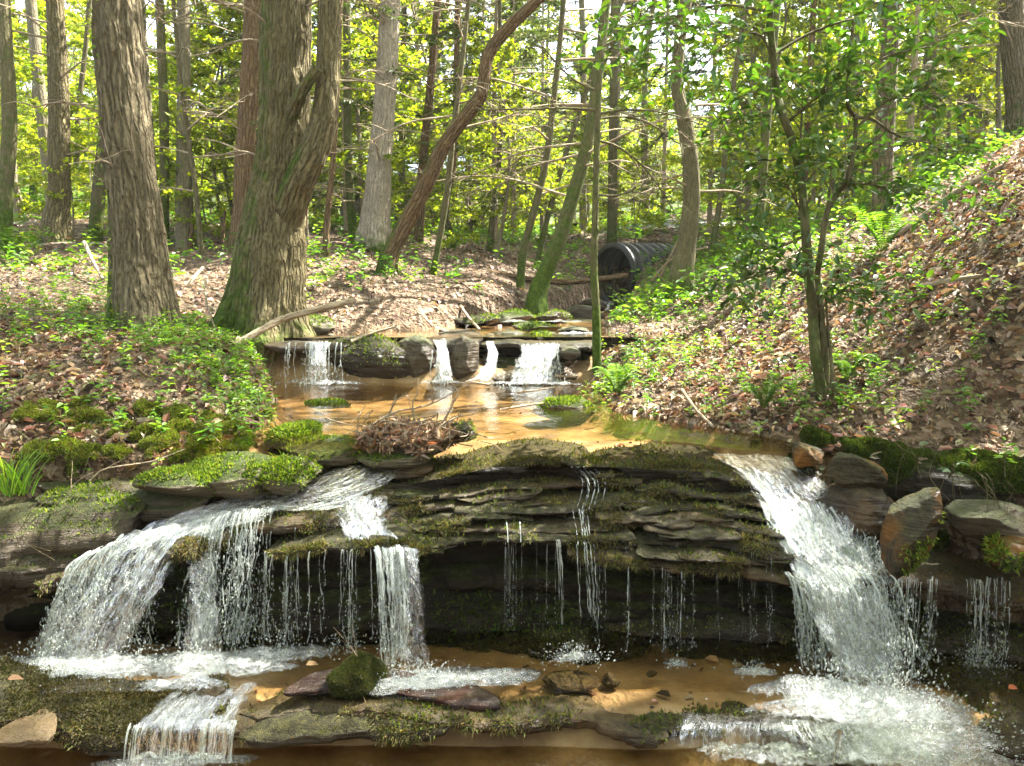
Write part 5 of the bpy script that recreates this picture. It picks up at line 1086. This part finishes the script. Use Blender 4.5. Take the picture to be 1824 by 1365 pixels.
# small falls at the far side of the pool
def small_fall(px, py, Y, label, rows, ns, zb=-.8, spl=(), foams=(), lip=None, seed=40, ed=None):
    o = empty('waterfall', U(px, py, Y), label, 'waterfall'); sb, db = Buf(), Buf()
    for i, r in enumerate(rows): sheet(o, 'water_sheet', r, M_SHEET, 40, 50, .018, ed or [.62, .55, .5, .6], seed + i, .25)
    P, k = along(lip, ns, .02); vx = .04 * rng.normal(size=ns); vy = -.4 + .08 * rng.normal(size=ns); strands(sb, P, zb, vx, vy, .004 + .006 * rng.random(ns) ** 2, seed, .5, .02); fall_drops(db, P, k, ns * 12, zb, vx, vy, .005, .04)
    for a in spl: splash(db, UZ(a[0], a[1], zb), a[2], a[3], a[4], .006)
    for i, a in enumerate(foams): foam(o, a[0], a[1], zb, a[2], a[3], seed + 10 + i, .05)
    sb.obj('strands', M_STRAND, o, kind='stuff'); db.obj('droplets', M_STRAND, o, kind='stuff')
small_fall(560, 680, 6.6, 'left small fall with leaping splash, under the massive forked trunk', [[((547, 608, 6.68), (588, 608, 6.68)), ((549, 640, 6.56), (584, 640, 6.56)), ((548, 676, 6.5), (588, 676, 6.5))]], 26, spl=((560, 676, .5, .32, 700), (530, 678, .4, .2, 300), (600, 682, .4, .12, 250)), foams=((555, 681, .36, .16), (590, 685, .3, .1)), lip=[(512, 611, 6.68), (560, 610, 6.66), (612, 611, 6.68)])
small_fall(790, 680, 6.6, 'middle small fall running down between two tilted blocks', [[((768, 604, 6.86), (796, 604, 6.86)), ((778, 630, 6.68), (800, 630, 6.68)), ((776, 655, 6.56), (805, 655, 6.56)), ((770, 680, 6.5), (808, 680, 6.5))]], 14, spl=((790, 680, .3, .1, 250),), foams=((795, 683, .25, .08),), lip=[(772, 625, 6.66), (790, 622, 6.66), (800, 625, 6.66)], seed=50)
small_fall(960, 680, 6.6, 'right small fall fanning over dark rock beside the slender dark sapling', [[((925, 616, 6.76), (1000, 612, 6.76)), ((918, 640, 6.62), (992, 638, 6.62)), ((908, 662, 6.55), (988, 662, 6.55)), ((900, 684, 6.48), (985, 684, 6.48))], [((864, 606, 6.84), (880, 606, 6.84)), ((868, 630, 6.72), (888, 630, 6.72)), ((856, 660, 6.58), (884, 660, 6.58)), ((835, 676, 6.5), (872, 678, 6.5))]], 40, spl=((940, 680, .5, .18, 700), (900, 682, .3, .1, 200), (860, 676, .25, .06, 100)), foams=((940, 684, .4, .13), (850, 678, .2, .06), (1000, 686, .2, .05)), lip=[(928, 616, 6.72), (960, 612, 6.7), (1000, 614, 6.72)], seed=60)
o = empty('waterfall', U(1070, 545, 13.2), 'stream water sliding out of the culvert mouth over stones', 'waterfall')
sheet(o, 'water_sheet', [((1062, 538, 13.9), (1098, 536, 13.9)), ((1055, 548, 13.2), (1088, 548, 13.2)), ((1030, 560, 12.4), (1075, 562, 12.4)), ((1010, 566, 11.6), (1060, 568, 11.6))], M_SHEET, 40, 50, .03, [.9, .8, .8, .5], 71)
for i, (px, py, Y, rx) in enumerate(((920, 575, 8.7, .25), (1000, 575, 8.8, .3), (1020, 596, 7.5, .3))): foam(o, px, py, U(px, py, Y)[2], rx, .1, 72 + i, .04)

# ================================================================== LEAF LITTER, GROUND COVER, SMALL THINGS
LIT = [(.145, .098, .056), (.21, .148, .088), (.105, .066, .036), (.28, .215, .145), (.17, .1, .052), (.34, .275, .2), (.07, .043, .026)]
def scatter(n, y0, y1, a0=-1.15, a1=1.15):
    y = np.exp(rng.uniform(math.log(y0), math.log(y1), n)); x = rng.uniform(a0, a1, n) * y * .80; return x, y
def litter(n, y0, y1, L, shape, p=1.):
    x, y = scatter(n, y0, y1); d = stream_d(x, y); k = (d < -.05) | (rng.random(n) < .022); x, y = x[k], y[k]
    k = rng.random(len(x)) < .18 + .9 * sstep(-.3, .3, fbm(xyz(x * .9, y * .9), 3, 71) + .25 * (x > 1)); x, y = x[k], y[k]
    z = ground_z(x, y); N = ground_n(x, y); m = len(x)
    D = norm(rdir(m, .4) - N * 0); D = norm(D - N * (D * N).sum(1, keepdims=True) + .22 * rng.normal(size=(m, 1)) * N)
    l = L * (.35 + 1.15 * rng.random(m) ** 1.4) * (1 + np.maximum(y - 6, 0) * .045)
    leaves(b, np.stack([x, y, z], 1) + N * (.004 + .018 * rng.random((m, 1))), D, norm(N + .45 * rdir(m)), l, l * (.35 + .25 * rng.random(m)), hues(m, LIT, .38), shape, .6, .35)
b = Buf(); litter(40000, 3.0, 7.5, .058, 'oval'); litter(16000, 3.0, 7.5, .03, 'rhomb'); litter(42000, 6.5, 24, .07, 'rhomb')
b.obj('leaf_litter', M_LITTER, None, False, kind='stuff')

HERB = [(.10, .2, .018), (.14, .25, .025), (.07, .15, .02), (.18, .28, .03)]
def herbs(b, x, y, h=(.04, .2), L=.045, nl=6, cols=HERB, shape='oval', stems=True):
    m = len(x); z = ground_z(x, y); hh = rng.uniform(*h, m); base = np.stack([x, y, z], 1); top = base + np.stack([.25 * hh * rng.normal(size=m), .25 * hh * rng.normal(size=m), hh], 1)
    C = top.repeat(nl, 0); n = len(C); f = np.tile(np.linspace(0, .6, nl), m)[:, None]; C = C * (1 - f) + base.repeat(nl, 0) * f
    a = np.tile(np.arange(nl) * 2.4, m) + rng.random(m).repeat(nl) * 6.28; D = np.stack([np.cos(a), np.sin(a), .25 + .3 * rng.normal(size=n)], 1)
    l = L * (.6 + .8 * rng.random(n)) * (1 + np.maximum(C[:, 1] - 6, 0) * .04)
    leaves(b, C, D, norm(A([0, 0, 1.]) + .4 * rdir(n)), l, l * .55, hues(m, cols, .2).repeat(nl, 0), shape, .3, .25)
    if stems:
        s = np.cross(norm(top - base), [0, 1, 0]) * .0022; V = np.stack([base - s, base + s, top + s * .5, top - s * .5], 1); b.add(V.reshape(-1, 3), np.arange(m * 4).reshape(m, 4), col=np.full((m * 4, 3), (.09, .11, .03)))
b = Buf()
x, y = scatter(26000, 3.4, 9); k = (rng.random(len(x)) < green_at(x, y) ** 1.4 * .55) & (stream_d(x, y) < -.06); herbs(b, x[k], y[k], (.03, .17), .038)
x, y = scatter(22000, 8, 34); k = (rng.random(len(x)) < green_at(x, y) ** 1.3 * .8) & (stream_d(x, y) < -.1); herbs(b, x[k], y[k], (.05, .35), .07, 6, HERB, 'rhomb', False)
b.obj('ground_cover', M_HERB, None, False, kind='stuff')
# grassy and dry wisps on the banks
b = Buf(); x, y = scatter(16000, 3.3, 11); k = (stream_d(x, y) < -.03) & (rng.random(len(x)) < .35 + .6 * green_at(x, y)); x, y = x[k], y[k]; m = len(x)
leaves(b, np.stack([x, y, ground_z(x, y)], 1), norm(A([0, 0, 1.]) + 1.1 * rdir(m)), rdir(m), .1 * (.4 + rng.random(m)), .004, hues(m, [(.25, .18, .1), (.3, .22, .13), (.12, .16, .04), (.18, .12, .06)], .2), 'rhomb', 0, .3)
b.obj('dry_wisps', M_LITTER, None, False, kind='stuff')

# mossy face of the left bank, and the darker one under the right bank
def moss_patch(name, x0, x1, ylo, yhi, nc, rad, label, cols, fz, seed, fl=.013, thr=.0):
    """a lumpy mat of moss that follows the bank: swellings of many sizes, bare between them"""
    r = np.random.default_rng(seed); nu, nv = 260, 110; u = np.linspace(0, 1, nu)[:, None]; v = np.linspace(0, 1, nv)[None]
    X = x0 + (x1 - x0) * u + 0 * v; Yl, Yh = np.interp(X, *ylo), np.interp(X, *yhi); Y = Yl + (Yh - Yl) * v; Z = ground_z(X, Y).reshape(X.shape)
    P = np.stack([X, Y, Z], -1); N = norm(np.cross(np.gradient(P, axis=0), np.gradient(P, axis=1))); N = np.where(N[..., 2:3] < 0, -N, N)
    Q = P.reshape(-1, 3) + .085 * np.stack([fbm(P.reshape(-1, 3) * 9 + k * 9, 3, seed + k) for k in range(3)], 1)
    i = r.integers(0, len(Q), nc); C = P.reshape(-1, 3)[i]; R_ = rad * (.35 + 1.1 * r.random(nc) ** 1.6); h = np.full(len(Q), -.03)
    for c, q in zip(C, R_):
        d2 = ((Q - c) ** 2).sum(1) / q ** 2; h = np.maximum(h, np.where(d2 < 1, .62 * q * np.sqrt(np.maximum(1 - d2, 0)), -.03))
    h = h + .012 * fbm(Q * 22, 3, seed + 5); V = P.reshape(-1, 3) + N.reshape(-1, 3) * h[:, None]
    F = grid_faces(nu, nv); F = fixn(V, F, (0, -.4, 1)); F = F[(h[F] > -.018).all(1)]
    b = Buf(); b.add(V, F); ob = b.obj(name, M_MOSS, None, label=label, cat='moss', loc=C[0], kind='stuff')
    fuzz(ob, V, F, fz, fl, cols, lambda P, N: .9 + 0 * P[:, 0], .5, 'fronds', .35)
moss_patch('moss', -2.72, -1.5, ([-2.72, -2.57, -2.06, -1.67, -1.5], [3.72, 3.77, 3.86, 3.97, 4.1]), ([-2.72, -2.2, -1.8, -1.5], [4.2, 4.38, 4.42, 4.35]), 85, .062, 'thick lumpy moss in yellow-green swellings hanging over the left bank edge', [(.09, .14, .012), (.15, .2, .02), (.2, .24, .03), (.13, .1, .04), (.1, .075, .03)], 90000, 5)
moss_patch('moss', 1.5, 2.7, ([1.5, 1.9, 2.3, 2.65, 2.7], [3.98, 3.78, 3.63, 3.48, 3.46]), ([1.5, 1.9, 2.3, 2.7], [4.15, 3.97, 3.85, 3.7]), 95, .06, 'dark moss and roots hanging over the rusty rocks under the right bank', [(.03, .055, .008), (.05, .085, .01), (.08, .11, .015), (.06, .045, .02)], 90000, 6)
def roots(name, spots, label, n=10, cat='roots'):
    b = Buf(); P0 = None
    for px, py, Y, L in spots:
        for i in range(n):
            p = U(px + 14 * rng.normal(), py + 5 * rng.normal(), Y - .03); l = L * (.4 + .9 * rng.random()); P0 = p if P0 is None else P0
            Q = smooth_path(A([p + A([0, .06, .03]), p, p + A([.05 * rng.normal(), -.02, -l * .5]), p + A([.09 * rng.normal(), -.02 * rng.random(), -l])]), 9)
            tube(b, Q, np.linspace(.002, .0008, 9), 4, moss=0., caps=False)
    b.obj(name, M_BARK_OAK, None, label=label, cat=cat, loc=P0)
roots('hanging_roots', [(25, 905, 3.48, .16), (50, 912, 3.48, .2), (120, 905, 3.5, .1)], 'pale rootlets dangling over the dark slab at the left edge', 5)
roots('hanging_roots', [(1640, 800, 3.62, .2), (1700, 850, 3.5, .2), (1790, 880, 3.4, .22), (1600, 760, 3.75, .15), (1760, 860, 3.42, .25)], 'thin roots hanging from the leafy edge of the right bank', 4)
roots('hanging_roots', [(700, 610, 6.68, .2), (690, 605, 6.7, .12)], 'rootlets hanging over the rounded block between the small falls', 5)

# ---- leaf and twig pile caught at the pool outlet
dp = empty('debris_pile', U(730, 805, 4.1), 'heap of dry leaves and broken twigs caught on rocks at the pool outlet', 'debris pile')
V, F = boulder_mesh(U(735, 786, 4.2) + A([0, 0, -.02]), (.29, .17, .12), (0, 0, 0), 77, 2, .3, 4); b = Buf(); b.add(V, F); b.obj('mound', M_SLAB, dp)
b = Buf(); P, N = tri_sample(V, F, 6500, lambda P, N: (N[:, 2] > -.1) * 1.); m = len(P); D = norm(rdir(m) + A([0, 0, .1])); l = .048 * (.4 + rng.random(m))
leaves(b, P + N * .025 * rng.random((m, 1)), D, norm(N + .8 * rdir(m)), l, l * .32, hues(m, [(.36, .29, .21), (.26, .19, .125), (.44, .36, .28), (.16, .105, .065), (.3, .17, .1)], .2), 'oval', .7, .3); b.obj('dry_leaves', M_LITTER, dp, False, kind='stuff')
tb = Buf()
for i in range(90):
    c = U(735 + 62 * rng.normal(), 770 + 14 * rng.normal(), 4.2 + .08 * rng.normal()); d = norm(rdir(1)[0] * A([1, .6, .45])); l = .08 + .16 * rng.random()
    tube(tb, smooth_path(A([c - d * l * .5, c + .02 * rng.normal(size=3), c + d * l * .5]), 6), np.linspace(.004, .0018, 6), 4, moss=.1)
for pts in ([(645, 770, 4.15), (700, 735, 4.2), (760, 722, 4.25), (822, 692, 4.3)], [(790, 752, 4.2), (806, 720, 4.22), (818, 694, 4.24)], [(760, 775, 4.15), (810, 745, 4.2), (845, 738, 4.25)], [(690, 745, 4.2), (705, 715, 4.2), (722, 705, 4.2)], [(740, 760, 4.2), (735, 720, 4.22), (745, 700, 4.22)]): twig(tb, UL(pts), .008, 5, .16, .1, .1, pts[0][0], 5, 0)
tb.obj('twigs', M_TWIG, dp, kind='stuff')

# ---- fallen sticks and logs
def stick(name, pts, wpx, label, mat=M_TWIG, sub=0, sl=.3, cat='stick', moss=.05, end=.6):
    P = smooth_path(UL(pts), 40); w_ = np.linspace(wpx, wpx * end, 40) / 2 / FPX * pts[0][2]; b = Buf()
    tube(b, P, w_, 10, .18, int(pts[0][0]), moss=moss)
    T = norm(np.gradient(P, axis=0))
    for i in range(sub):
        k = int(6 + 30 * i / max(1, sub)); d = norm(T[k] * .7 + A([rng.normal() * .5, rng.normal() * .3, .5])); twig(b, [P[k], P[k] + d * sl * .5, P[k] + d * sl], w_[k] * .45, 3, sl * .5, .1, moss, k, 5, 0)
    b.obj(name, mat, None, label=label, cat=cat, loc=P[0])
stick('fallen_branch', [(355, 638, 6.0), (430, 608, 6.2), (500, 570, 6.5), (570, 550, 6.7), (632, 535, 6.9)], 15, 'long pale fallen branch leaning across the foot of the massive forked trunk', cat='branch', end=.8)
stick('fallen_log', [(868, 486, 11.2), (900, 492, 11.2), (960, 500, 11.2), (1030, 502, 11.4), (1118, 490, 11.8)], 13, 'bare pole lying across the stream in front of the culvert', cat='log', mat=M_BARK_RED, moss=.2, end=.7)
stick('fallen_log', [(-40, 438, 11.4), (60, 437, 11.4), (130, 434, 11.4), (196, 436, 11.4)], 8, 'thin grey log lying on the ground left of the big straight trunk', M_BARK_PALE, cat='log', moss=.2)
for i, (a, c, lab) in enumerate((((20, 402, 15.5), (90, 398, 15.6), 'lowest grey log of the pile beyond the left trunks'), ((30, 408, 15), (180, 402, 15), 'longest log of the pile beyond the left trunks'), ((70, 415, 14.5), (150, 408, 14.6), 'short log leaning on the pile beyond the left trunks'))): stick('fallen_log', [a, ((a[0] + c[0]) / 2, (a[1] + c[1]) / 2 - 2, (a[2] + c[2]) / 2), c], 12, lab, M_BARK_PALE, cat='log')
for pts, wd_, lab in (([(150, 432, 8.8), (165, 465, 8.4), (183, 497, 8.1)], 7, 'crooked reddish stick standing in the ground left of the big straight trunk'),
    ([(322, 520, 8.6), (345, 495, 8.8), (362, 476, 9.0)], 9, 'short pale stick on the ground between the two big trunks'), ([(366, 495, 7.4), (368, 540, 7.2), (385, 590, 7.0)], 4, 'thin grey upright dead stem left of the massive forked trunk'),
    ([(812, 530, 9.2), (830, 560, 8.6), (855, 588, 7.8)], 6, 'mossy stick sliding down the bank to the upper ledge'), ([(700, 500, 9.4), (712, 520, 9), (706, 545, 8.6)], 4, 'thin curved stick on the bank below the leaning reddish-brown trunk'),
    ([(625, 608, 6.8), (660, 595, 6.9), (704, 582, 7.0)], 7, 'rotten stick on top of the rounded block between the small falls'), ([(830, 681, 6.45), (860, 684, 6.4), (872, 686, 6.35)], 6, 'pale broken stick floating below the small falls'),
    ([(988, 669, 6.4), (1010, 671, 6.4), (1030, 670, 6.4)], 4, 'short stick bridging to the bank at the right small fall'), ([(920, 700, 5.9), (950, 696, 5.9), (990, 690, 5.95)], 4, 'twiggy stick in the shallow water below the right small fall'),
    ([(890, 730, 5.1), (940, 722, 5.2), (990, 716, 5.3)], 4, 'pale stick pointing into the pool from the mossy point'), ([(1215, 695, 4.95), (1240, 730, 4.6), (1270, 760, 4.35)], 7, 'bare stick leaning down the leafy bank to the right pool edge'),
    ([(1640, 510, 5.1), (1700, 498, 5.0), (1760, 490, 4.95), (1830, 482, 4.9)], 9, 'crooked root-like branch across the brown leaf slope at the right edge'), ([(1560, 440, 7.6), (1620, 405, 7.4), (1700, 345, 7.0), (1790, 295, 6.4)], 13, 'long mossy log lying along the crest of the right bank'),
    ([(1495, 1300, 2.84), (1497, 1330, 2.82), (1500, 1358, 2.8)], 8, 'small stick standing in the shallow water at the bottom right'), ([(640, 1175, 3.1), (630, 1160, 3.1), (625, 1150, 3.1)], 2, 'tiny twig beside the round mossy boulder'),
    ([(1120, 560, 10.2), (1160, 520, 9.8), (1215, 415, 9.3)], 5, 'dead pole leaning against the torn-bark trunk'), ([(1160, 500, 9.6), (1200, 460, 9.3), (1260, 440, 9)], 4, 'forked dead branch caught on the torn-bark trunk'),
    ([(160, 856, 3.75), (190, 835, 3.78), (270, 822, 3.85), (330, 800, 3.9)], 3, 'thin bent twig lying along the foot of the left mossy bank'), ([(120, 878, 3.6), (142, 855, 3.62), (165, 842, 3.62)], 3, 'forked grey twig stuck in the flat brown slab')):
    stick('stick', pts, wd_, lab, sub=2 if wd_ < 6 else 1, sl=.15)

# ---- single plants
def plant_thing(name, px, py, Y, label, cat, build):
    p = U(px, py, Y); p = A([p[0], p[1], gz(p[0], p[1])]) if py < 830 else p
    root = empty(name, p, label, cat); build(root, p); return root
def grass(n, L):
    def f(root, p):
        b = Buf(); m = n; a = rng.random(m) * 6.28; D = np.stack([np.cos(a) * .5, np.sin(a) * .4, np.ones(m)], 1); l = L * (.5 + .6 * rng.random(m)); c = p + rng.normal(size=(m, 3)) * A([.035, .025, 0])
        for i in range(m):
            d = norm(D[i]); Q = A([c[i], c[i] + d * l[i] * .55, c[i] + d * l[i] * .85 + A([d[0], d[1], -.1]) * l[i] * .25, c[i] + d * l[i] + A([d[0] * .5, d[1] * .5, -.35]) * l[i] * .6]); Q = smooth_path(Q, 8)
            s = norm(np.cross(d, [0, 1, .2])) * np.linspace(.0035, .0006, 8)[:, None]; V = np.stack([Q - s, Q + s], 1).reshape(-1, 3); b.add(V, grid_faces(8, 2), col=np.tile(hues(1, HERB + [(.25, .32, .05)], .2), (16, 1)))
        b.obj('blades', M_HERB, root, kind='stuff')
    return f
plant_thing('grass_tuft', 28, 880, 3.62, 'tuft of long bright green grass blades at the left edge on the slab', 'grass tuft', grass(90, .27))
plant_thing('grass_tuft', 505, 810, 4.15, 'small grass tuft beside the moss-capped boulder', 'grass tuft', grass(18, .1))
def fern(nf, L):
    def f(root, p):
        for i in range(nf):
            b = Buf(); a = 6.28 * i / nf + .3 * rng.normal(); d = A([math.cos(a) * .75, math.sin(a) * .5, 0]); l = L * (.75 + .4 * rng.random())
            Q = smooth_path(A([p, p + d * l * .3 + A([0, 0, l * .5]), p + d * l * .7 + A([0, 0, l * .8]), p + d * l * 1.05 + A([0, 0, l * .75])]), 26); T = norm(np.gradient(Q, axis=0))
            s2 = norm(np.cross(T, [0, 0, 1.])); k = np.arange(3, 26).repeat(2); sg = np.where(np.arange(len(k)) % 2, 1, -1)[:, None]; ln = .2 * l * np.sin(np.pi * (.12 + .88 * (k - 3) / 23)) + .01
            leaves(b, Q[k], norm(s2[k] * sg + T[k] * .35), norm(A([0, 0, 1.]) + .15 * rdir(len(k))), ln, ln * .3 + .004, hues(len(k), HERB, .1), 'oval', .1, .15)
            s = s2 * .002; V = np.stack([Q - s, Q + s], 1).reshape(-1, 3); b.add(V, grid_faces(26, 2), col=np.full((52, 3), (.12, .15, .03))); b.obj('frond', M_HERB, root, False)
    return f
plant_thing('fern', 1572, 462, 6.9, 'bright green fern with upright fronds at the foot of the mossy-footed trunk', 'fern', fern(9, .48))
plant_thing('fern', 1510, 640, 4.75, 'dark drooping fern right of the small twisting tree', 'fern', fern(7, .22))
plant_thing('fern', 1360, 745, 4.5, 'low fern on the right bank above the pool outlet', 'fern', fern(8, .24))
plant_thing('fern', 20, 465, 9.5, 'pale green fern at the left edge under the slim mossy trunk', 'fern', fern(9, .45))
plant_thing('fern', 1100, 715, 5.6, 'leafy fern clump at the water edge below the slender dark sapling', 'fern', fern(9, .28))
def seedling(h, n, L, cols=HERB, mat=None):
    def f(root, p):
        b = Buf(); top = p + A([.15 * h * rng.normal(), -.05, h]); Q = smooth_path(A([p, (p + top) / 2 + .03 * rng.normal(size=3), top]), 10); tube(b, Q, np.linspace(.004, .0015, 10), 5, moss=.3); b.obj('stem', M_BARK_THIN, root)
        b = Buf(); k = np.clip((10 * (.45 + .55 * rng.random(n))).astype(int), 0, 9); a = np.arange(n) * 2.4; D = np.stack([np.cos(a), np.sin(a), .15 + .2 * rng.normal(size=n)], 1)
        leaves(b, Q[k] + norm(D) * .01, D, norm(A([0, -.25, 1.]) + .3 * rdir(n)), L * (.6 + .6 * rng.random(n)), L * .52, hues(n, cols, .15), 'oval', .25, .25); b.obj('foliage', mat or M_HERB, root, False)
    return f
for px, py, Y, h, n, L, lab in ((310, 465, 8.0, .55, 12, .11, 'young seedling with broad lime leaves just right of the big straight trunk'), (415, 455, 8.8, .35, 8, .09, 'lime-leaved seedling left of the shaded brown trunk'), (385, 800, 4.15, .14, 14, .06, 'seedling with rounded toothed leaves on the left bank by the lens-shaped rock'),
    (420, 690, 5.0, .16, 18, .05, 'bushy bright green plant on the left bank beside the pool'), (470, 715, 4.9, .14, 18, .045, 'leafy lime plant at the left pool edge'), (350, 640, 5.5, .2, 16, .055, 'broad-leaved plant below the big straight trunk'), (690, 470, 9.8, .25, 12, .09, 'leafy sprout at the foot of the leaning reddish-brown trunk'),
    (1160, 505, 9.6, .3, 8, .13, 'plant with big bright leaves right of the culvert'), (1530, 600, 4.75, .18, 12, .07, 'pale green seedling right of the small twisting tree'), (1590, 650, 4.55, .16, 10, .06, 'light green seedling on the brown leaf slope'), (1250, 550, 7.2, .22, 14, .07, 'seedling among dead leaves right of the torn-bark trunk'),
    (1390, 655, 5.1, .13, 9, .06, 'dark glossy seedling left of the small twisting tree'), (1790, 850, 3.5, .12, 10, .05, 'green seedling at the bank edge by the right border'), (1690, 850, 3.5, .08, 6, .055, 'small glossy sprig over the hollow under the right bank'), (1720, 690, 4.2, .1, 7, .04, 'tiny sprig in the brown leaves at the right'),
    (1300, 520, 7.8, .3, 16, .08, 'lush seedling on the right bank behind the small twisting tree'), (1120, 660, 6.3, .2, 16, .06, 'leafy plant at the base of the slender dark sapling'), (1210, 600, 7.2, .25, 14, .07, 'bright plant in front of the torn-bark trunk'), (560, 460, 10.5, .3, 10, .1, 'seedling with lime leaves right of the massive forked trunk'), (1480, 700, 4.5, .12, 12, .06, 'dark leafy sprig at the foot of the small twisting tree')):
    dk = 'dark' in lab or 'glossy' in lab
    plant_thing('seedling', px, py, Y, lab, 'seedling', seedling(h, n, L, DARKG if dk else HERB, M_LEAF_GLOSSY if dk else None))
# single dead leaves that stand out
for px, py, Y, c, lab in ((14, 1218, 2.88, (.4, .25, .15), 'pale dead leaf on the moss of the bottom-left rock'), (1795, 1235, 3.02, (.3, .1, .04), 'reddish dead leaf on the mossy ledge at the right edge'), (545, 1192, 3.2, (.3, .2, .1), 'small dead leaf by the round mossy boulder')):
    b = Buf(); p = U(px, py, Y) + A([0, 0, .02]); leaves(b, A([p]), A([[1, .2, .1]]), A([[0, -.4, 1.]]), .055, .03, A([c]), 'oval', .5, .3); b.obj('dead_leaf', M_LITTER, None, False, loc=p, label=lab, cat='leaf')

# ---- culvert
cv = empty('culvert', U(1090, 542, 14.0), 'big black corrugated culvert pipe opening at the head of the stream', 'culvert pipe')
t_ = NT('black_plastic'); n_ = t_.noise(t_.pos(), 3, 5); M_PIPE = t_.surf(t_.bsdf(t_.mix(n_, (.006, .006, .006), (.03, .029, .026)), .5, None, .5))
ax = norm(A([.84, .54, .02])); c0 = U(1091, 492, 14.0); rp = .57; n = 90; L_ = np.linspace(0, 1.6, n)
b = Buf(); tube(b, c0 + ax * L_[:, None], rp + .035 * np.clip(1.6 * np.sin(L_ * 2 * np.pi / .2), -1, 1), 56, caps=False, moss=0.); b.obj('outer_shell', M_PIPE, cv)
b = Buf(); tube(b, (c0 + ax * L_[:, None])[::-1], (rp - .05 + .02 * np.sin(L_ * 2 * np.pi / .2))[::-1], 56, caps=False, moss=0.); b.obj('inner_wall', M_PIPE, cv)
b = Buf(); tube(b, c0 + ax * A([[-.012], [.0], [.012]]), A([rp - .052, rp + .038, rp - .05]), 56, caps=False); b.obj('rim', M_PIPE, cv)
b = Buf(); c = c0 + ax * 1.56; ring = Buf(); tube(b, A([c, c + ax * .02]), [rp, .01], 40, caps=False); b.obj('back_end', M_PIPE, cv)

# ---- road on the embankment
M_ROAD = flat('gravel_road', (.2, .19, .18), .9, 0, 30, .2)
px_ = [1090, 1200, 1290, 1380, 1470, 1560, 1680]; Yr_ = [19.5, 18.5, 18, 17.5, 17.2, 17, 17]
Pm = A([[(px - 912) / FPX * Y, Y, 0] for px, Y in zip(px_, Yr_)]); Pm = smooth_path(Pm, 60); q = np.linspace(0, 1, 9)[None, :, None]
Vr = Pm[:, None] + A([0, 2.4, 0]) * q; Vr[..., 2] = ground_z(Vr[..., 0].ravel(), Vr[..., 1].ravel()).reshape(Vr.shape[:2]) + .04; b = Buf(); b.add(Vr.reshape(-1, 3), grid_faces(60, 9)[:, ::-1]); b.obj('road', M_ROAD, kind='structure')

# ---- cabin half hidden behind the trunks
def box(b, lo, hi):
    lo, hi = A(lo, float), A(hi, float); V = A([[(hi if (i >> k) & 1 else lo)[k] for k in range(3)] for i in range(8)])
    b.add(V, A([[0, 2, 3, 1], [4, 5, 7, 6], [0, 1, 5, 4], [2, 6, 7, 3], [0, 4, 6, 2], [1, 3, 7, 5]]))
M_WOOD = flat('dark_boards', (.06, .045, .03), .8); M_ROOF = flat('metal_roof', (.35, .42, .5), .3, .6)
Yc = 26.; gx0, gx1 = (600 - 912) / FPX * Yc, (835 - 912) / FPX * Yc; zg = gz((gx0 + gx1) / 2, Yc); cb = empty('cabin', ((gx0 + gx1) / 2, Yc, zg), 'dark wooden cabin with shiny metal roof and porch railing, half hidden behind the trunks', 'cabin')
b = Buf(); box(b, (gx0, Yc + 1.2, zg - .4), (gx1 - .9, Yc + 4.5, zg + 1.9)); b.obj('wall', M_WOOD, cb, False)
b = Buf(); zt = zg + 1.95; e = .3; V = A([[gx0 - e, Yc - .5, zt - .1], [gx1 + e, Yc - .5, zt - .1], [gx1 + e, Yc + 2.6, zt + 1.0], [gx0 - e, Yc + 2.6, zt + 1.0], [gx1 + e, Yc + 5.4, zt], [gx0 - e, Yc + 5.4, zt]]); V2 = V - A([0, 0, .08])
b.add(np.vstack([V, V2]), A([[0, 1, 2, 3], [3, 2, 4, 5], [7, 6, 9, 8], [8, 9, 11, 10], [6, 7, 1, 0], [1, 7, 8, 2], [2, 8, 10, 4], [6, 0, 3, 9], [9, 3, 5, 11], [4, 10, 11, 5]])); b.obj('roof', M_ROOF, cb, False)
for i in range(4):
    b = Buf(); xx = gx0 + (gx1 - gx0) * i / 3; box(b, (xx - .06, Yc - .1, zg - .4), (xx + .06, Yc + .02, zt - .18 + .08)); b.obj('porch_post', M_WOOD, cb, False)
b = Buf(); box(b, (gx0, Yc - .08, zg + .75), (gx1, Yc - .02, zg + .83)); box(b, (gx0, Yc - .08, zg + .02), (gx1, Yc - .02, zg + .08))
for xx in np.arange(gx0 + .1, gx1, .14): box(b, (xx, Yc - .07, zg + .081), (xx + .04, Yc - .03, zg + .749))
b.obj('railing', M_WOOD, cb, False)

# ------------------------------------------------------------------ air between the trunks
HZ = 0.0006
hb = Buf(); box(hb, (-110, -30, -5), (110, 100, 60)); ht = bpy.data.materials.new('forest_air'); ht.use_nodes = True; tt = ht.node_tree; tt.nodes.clear()
ho = tt.nodes.new('ShaderNodeOutputMaterial'); hv = tt.nodes.new('ShaderNodeVolumePrincipled'); hv.inputs['Color'].default_value = (.95, .97, .9, 1); hv.inputs['Density'].default_value = HZ; hv.inputs['Anisotropy'].default_value = .3
tt.links.new(hv.outputs[0], ho.inputs['Volume']); hb.obj('haze', ht, None, False, kind='stuff')
cy.volume_bounces = 0
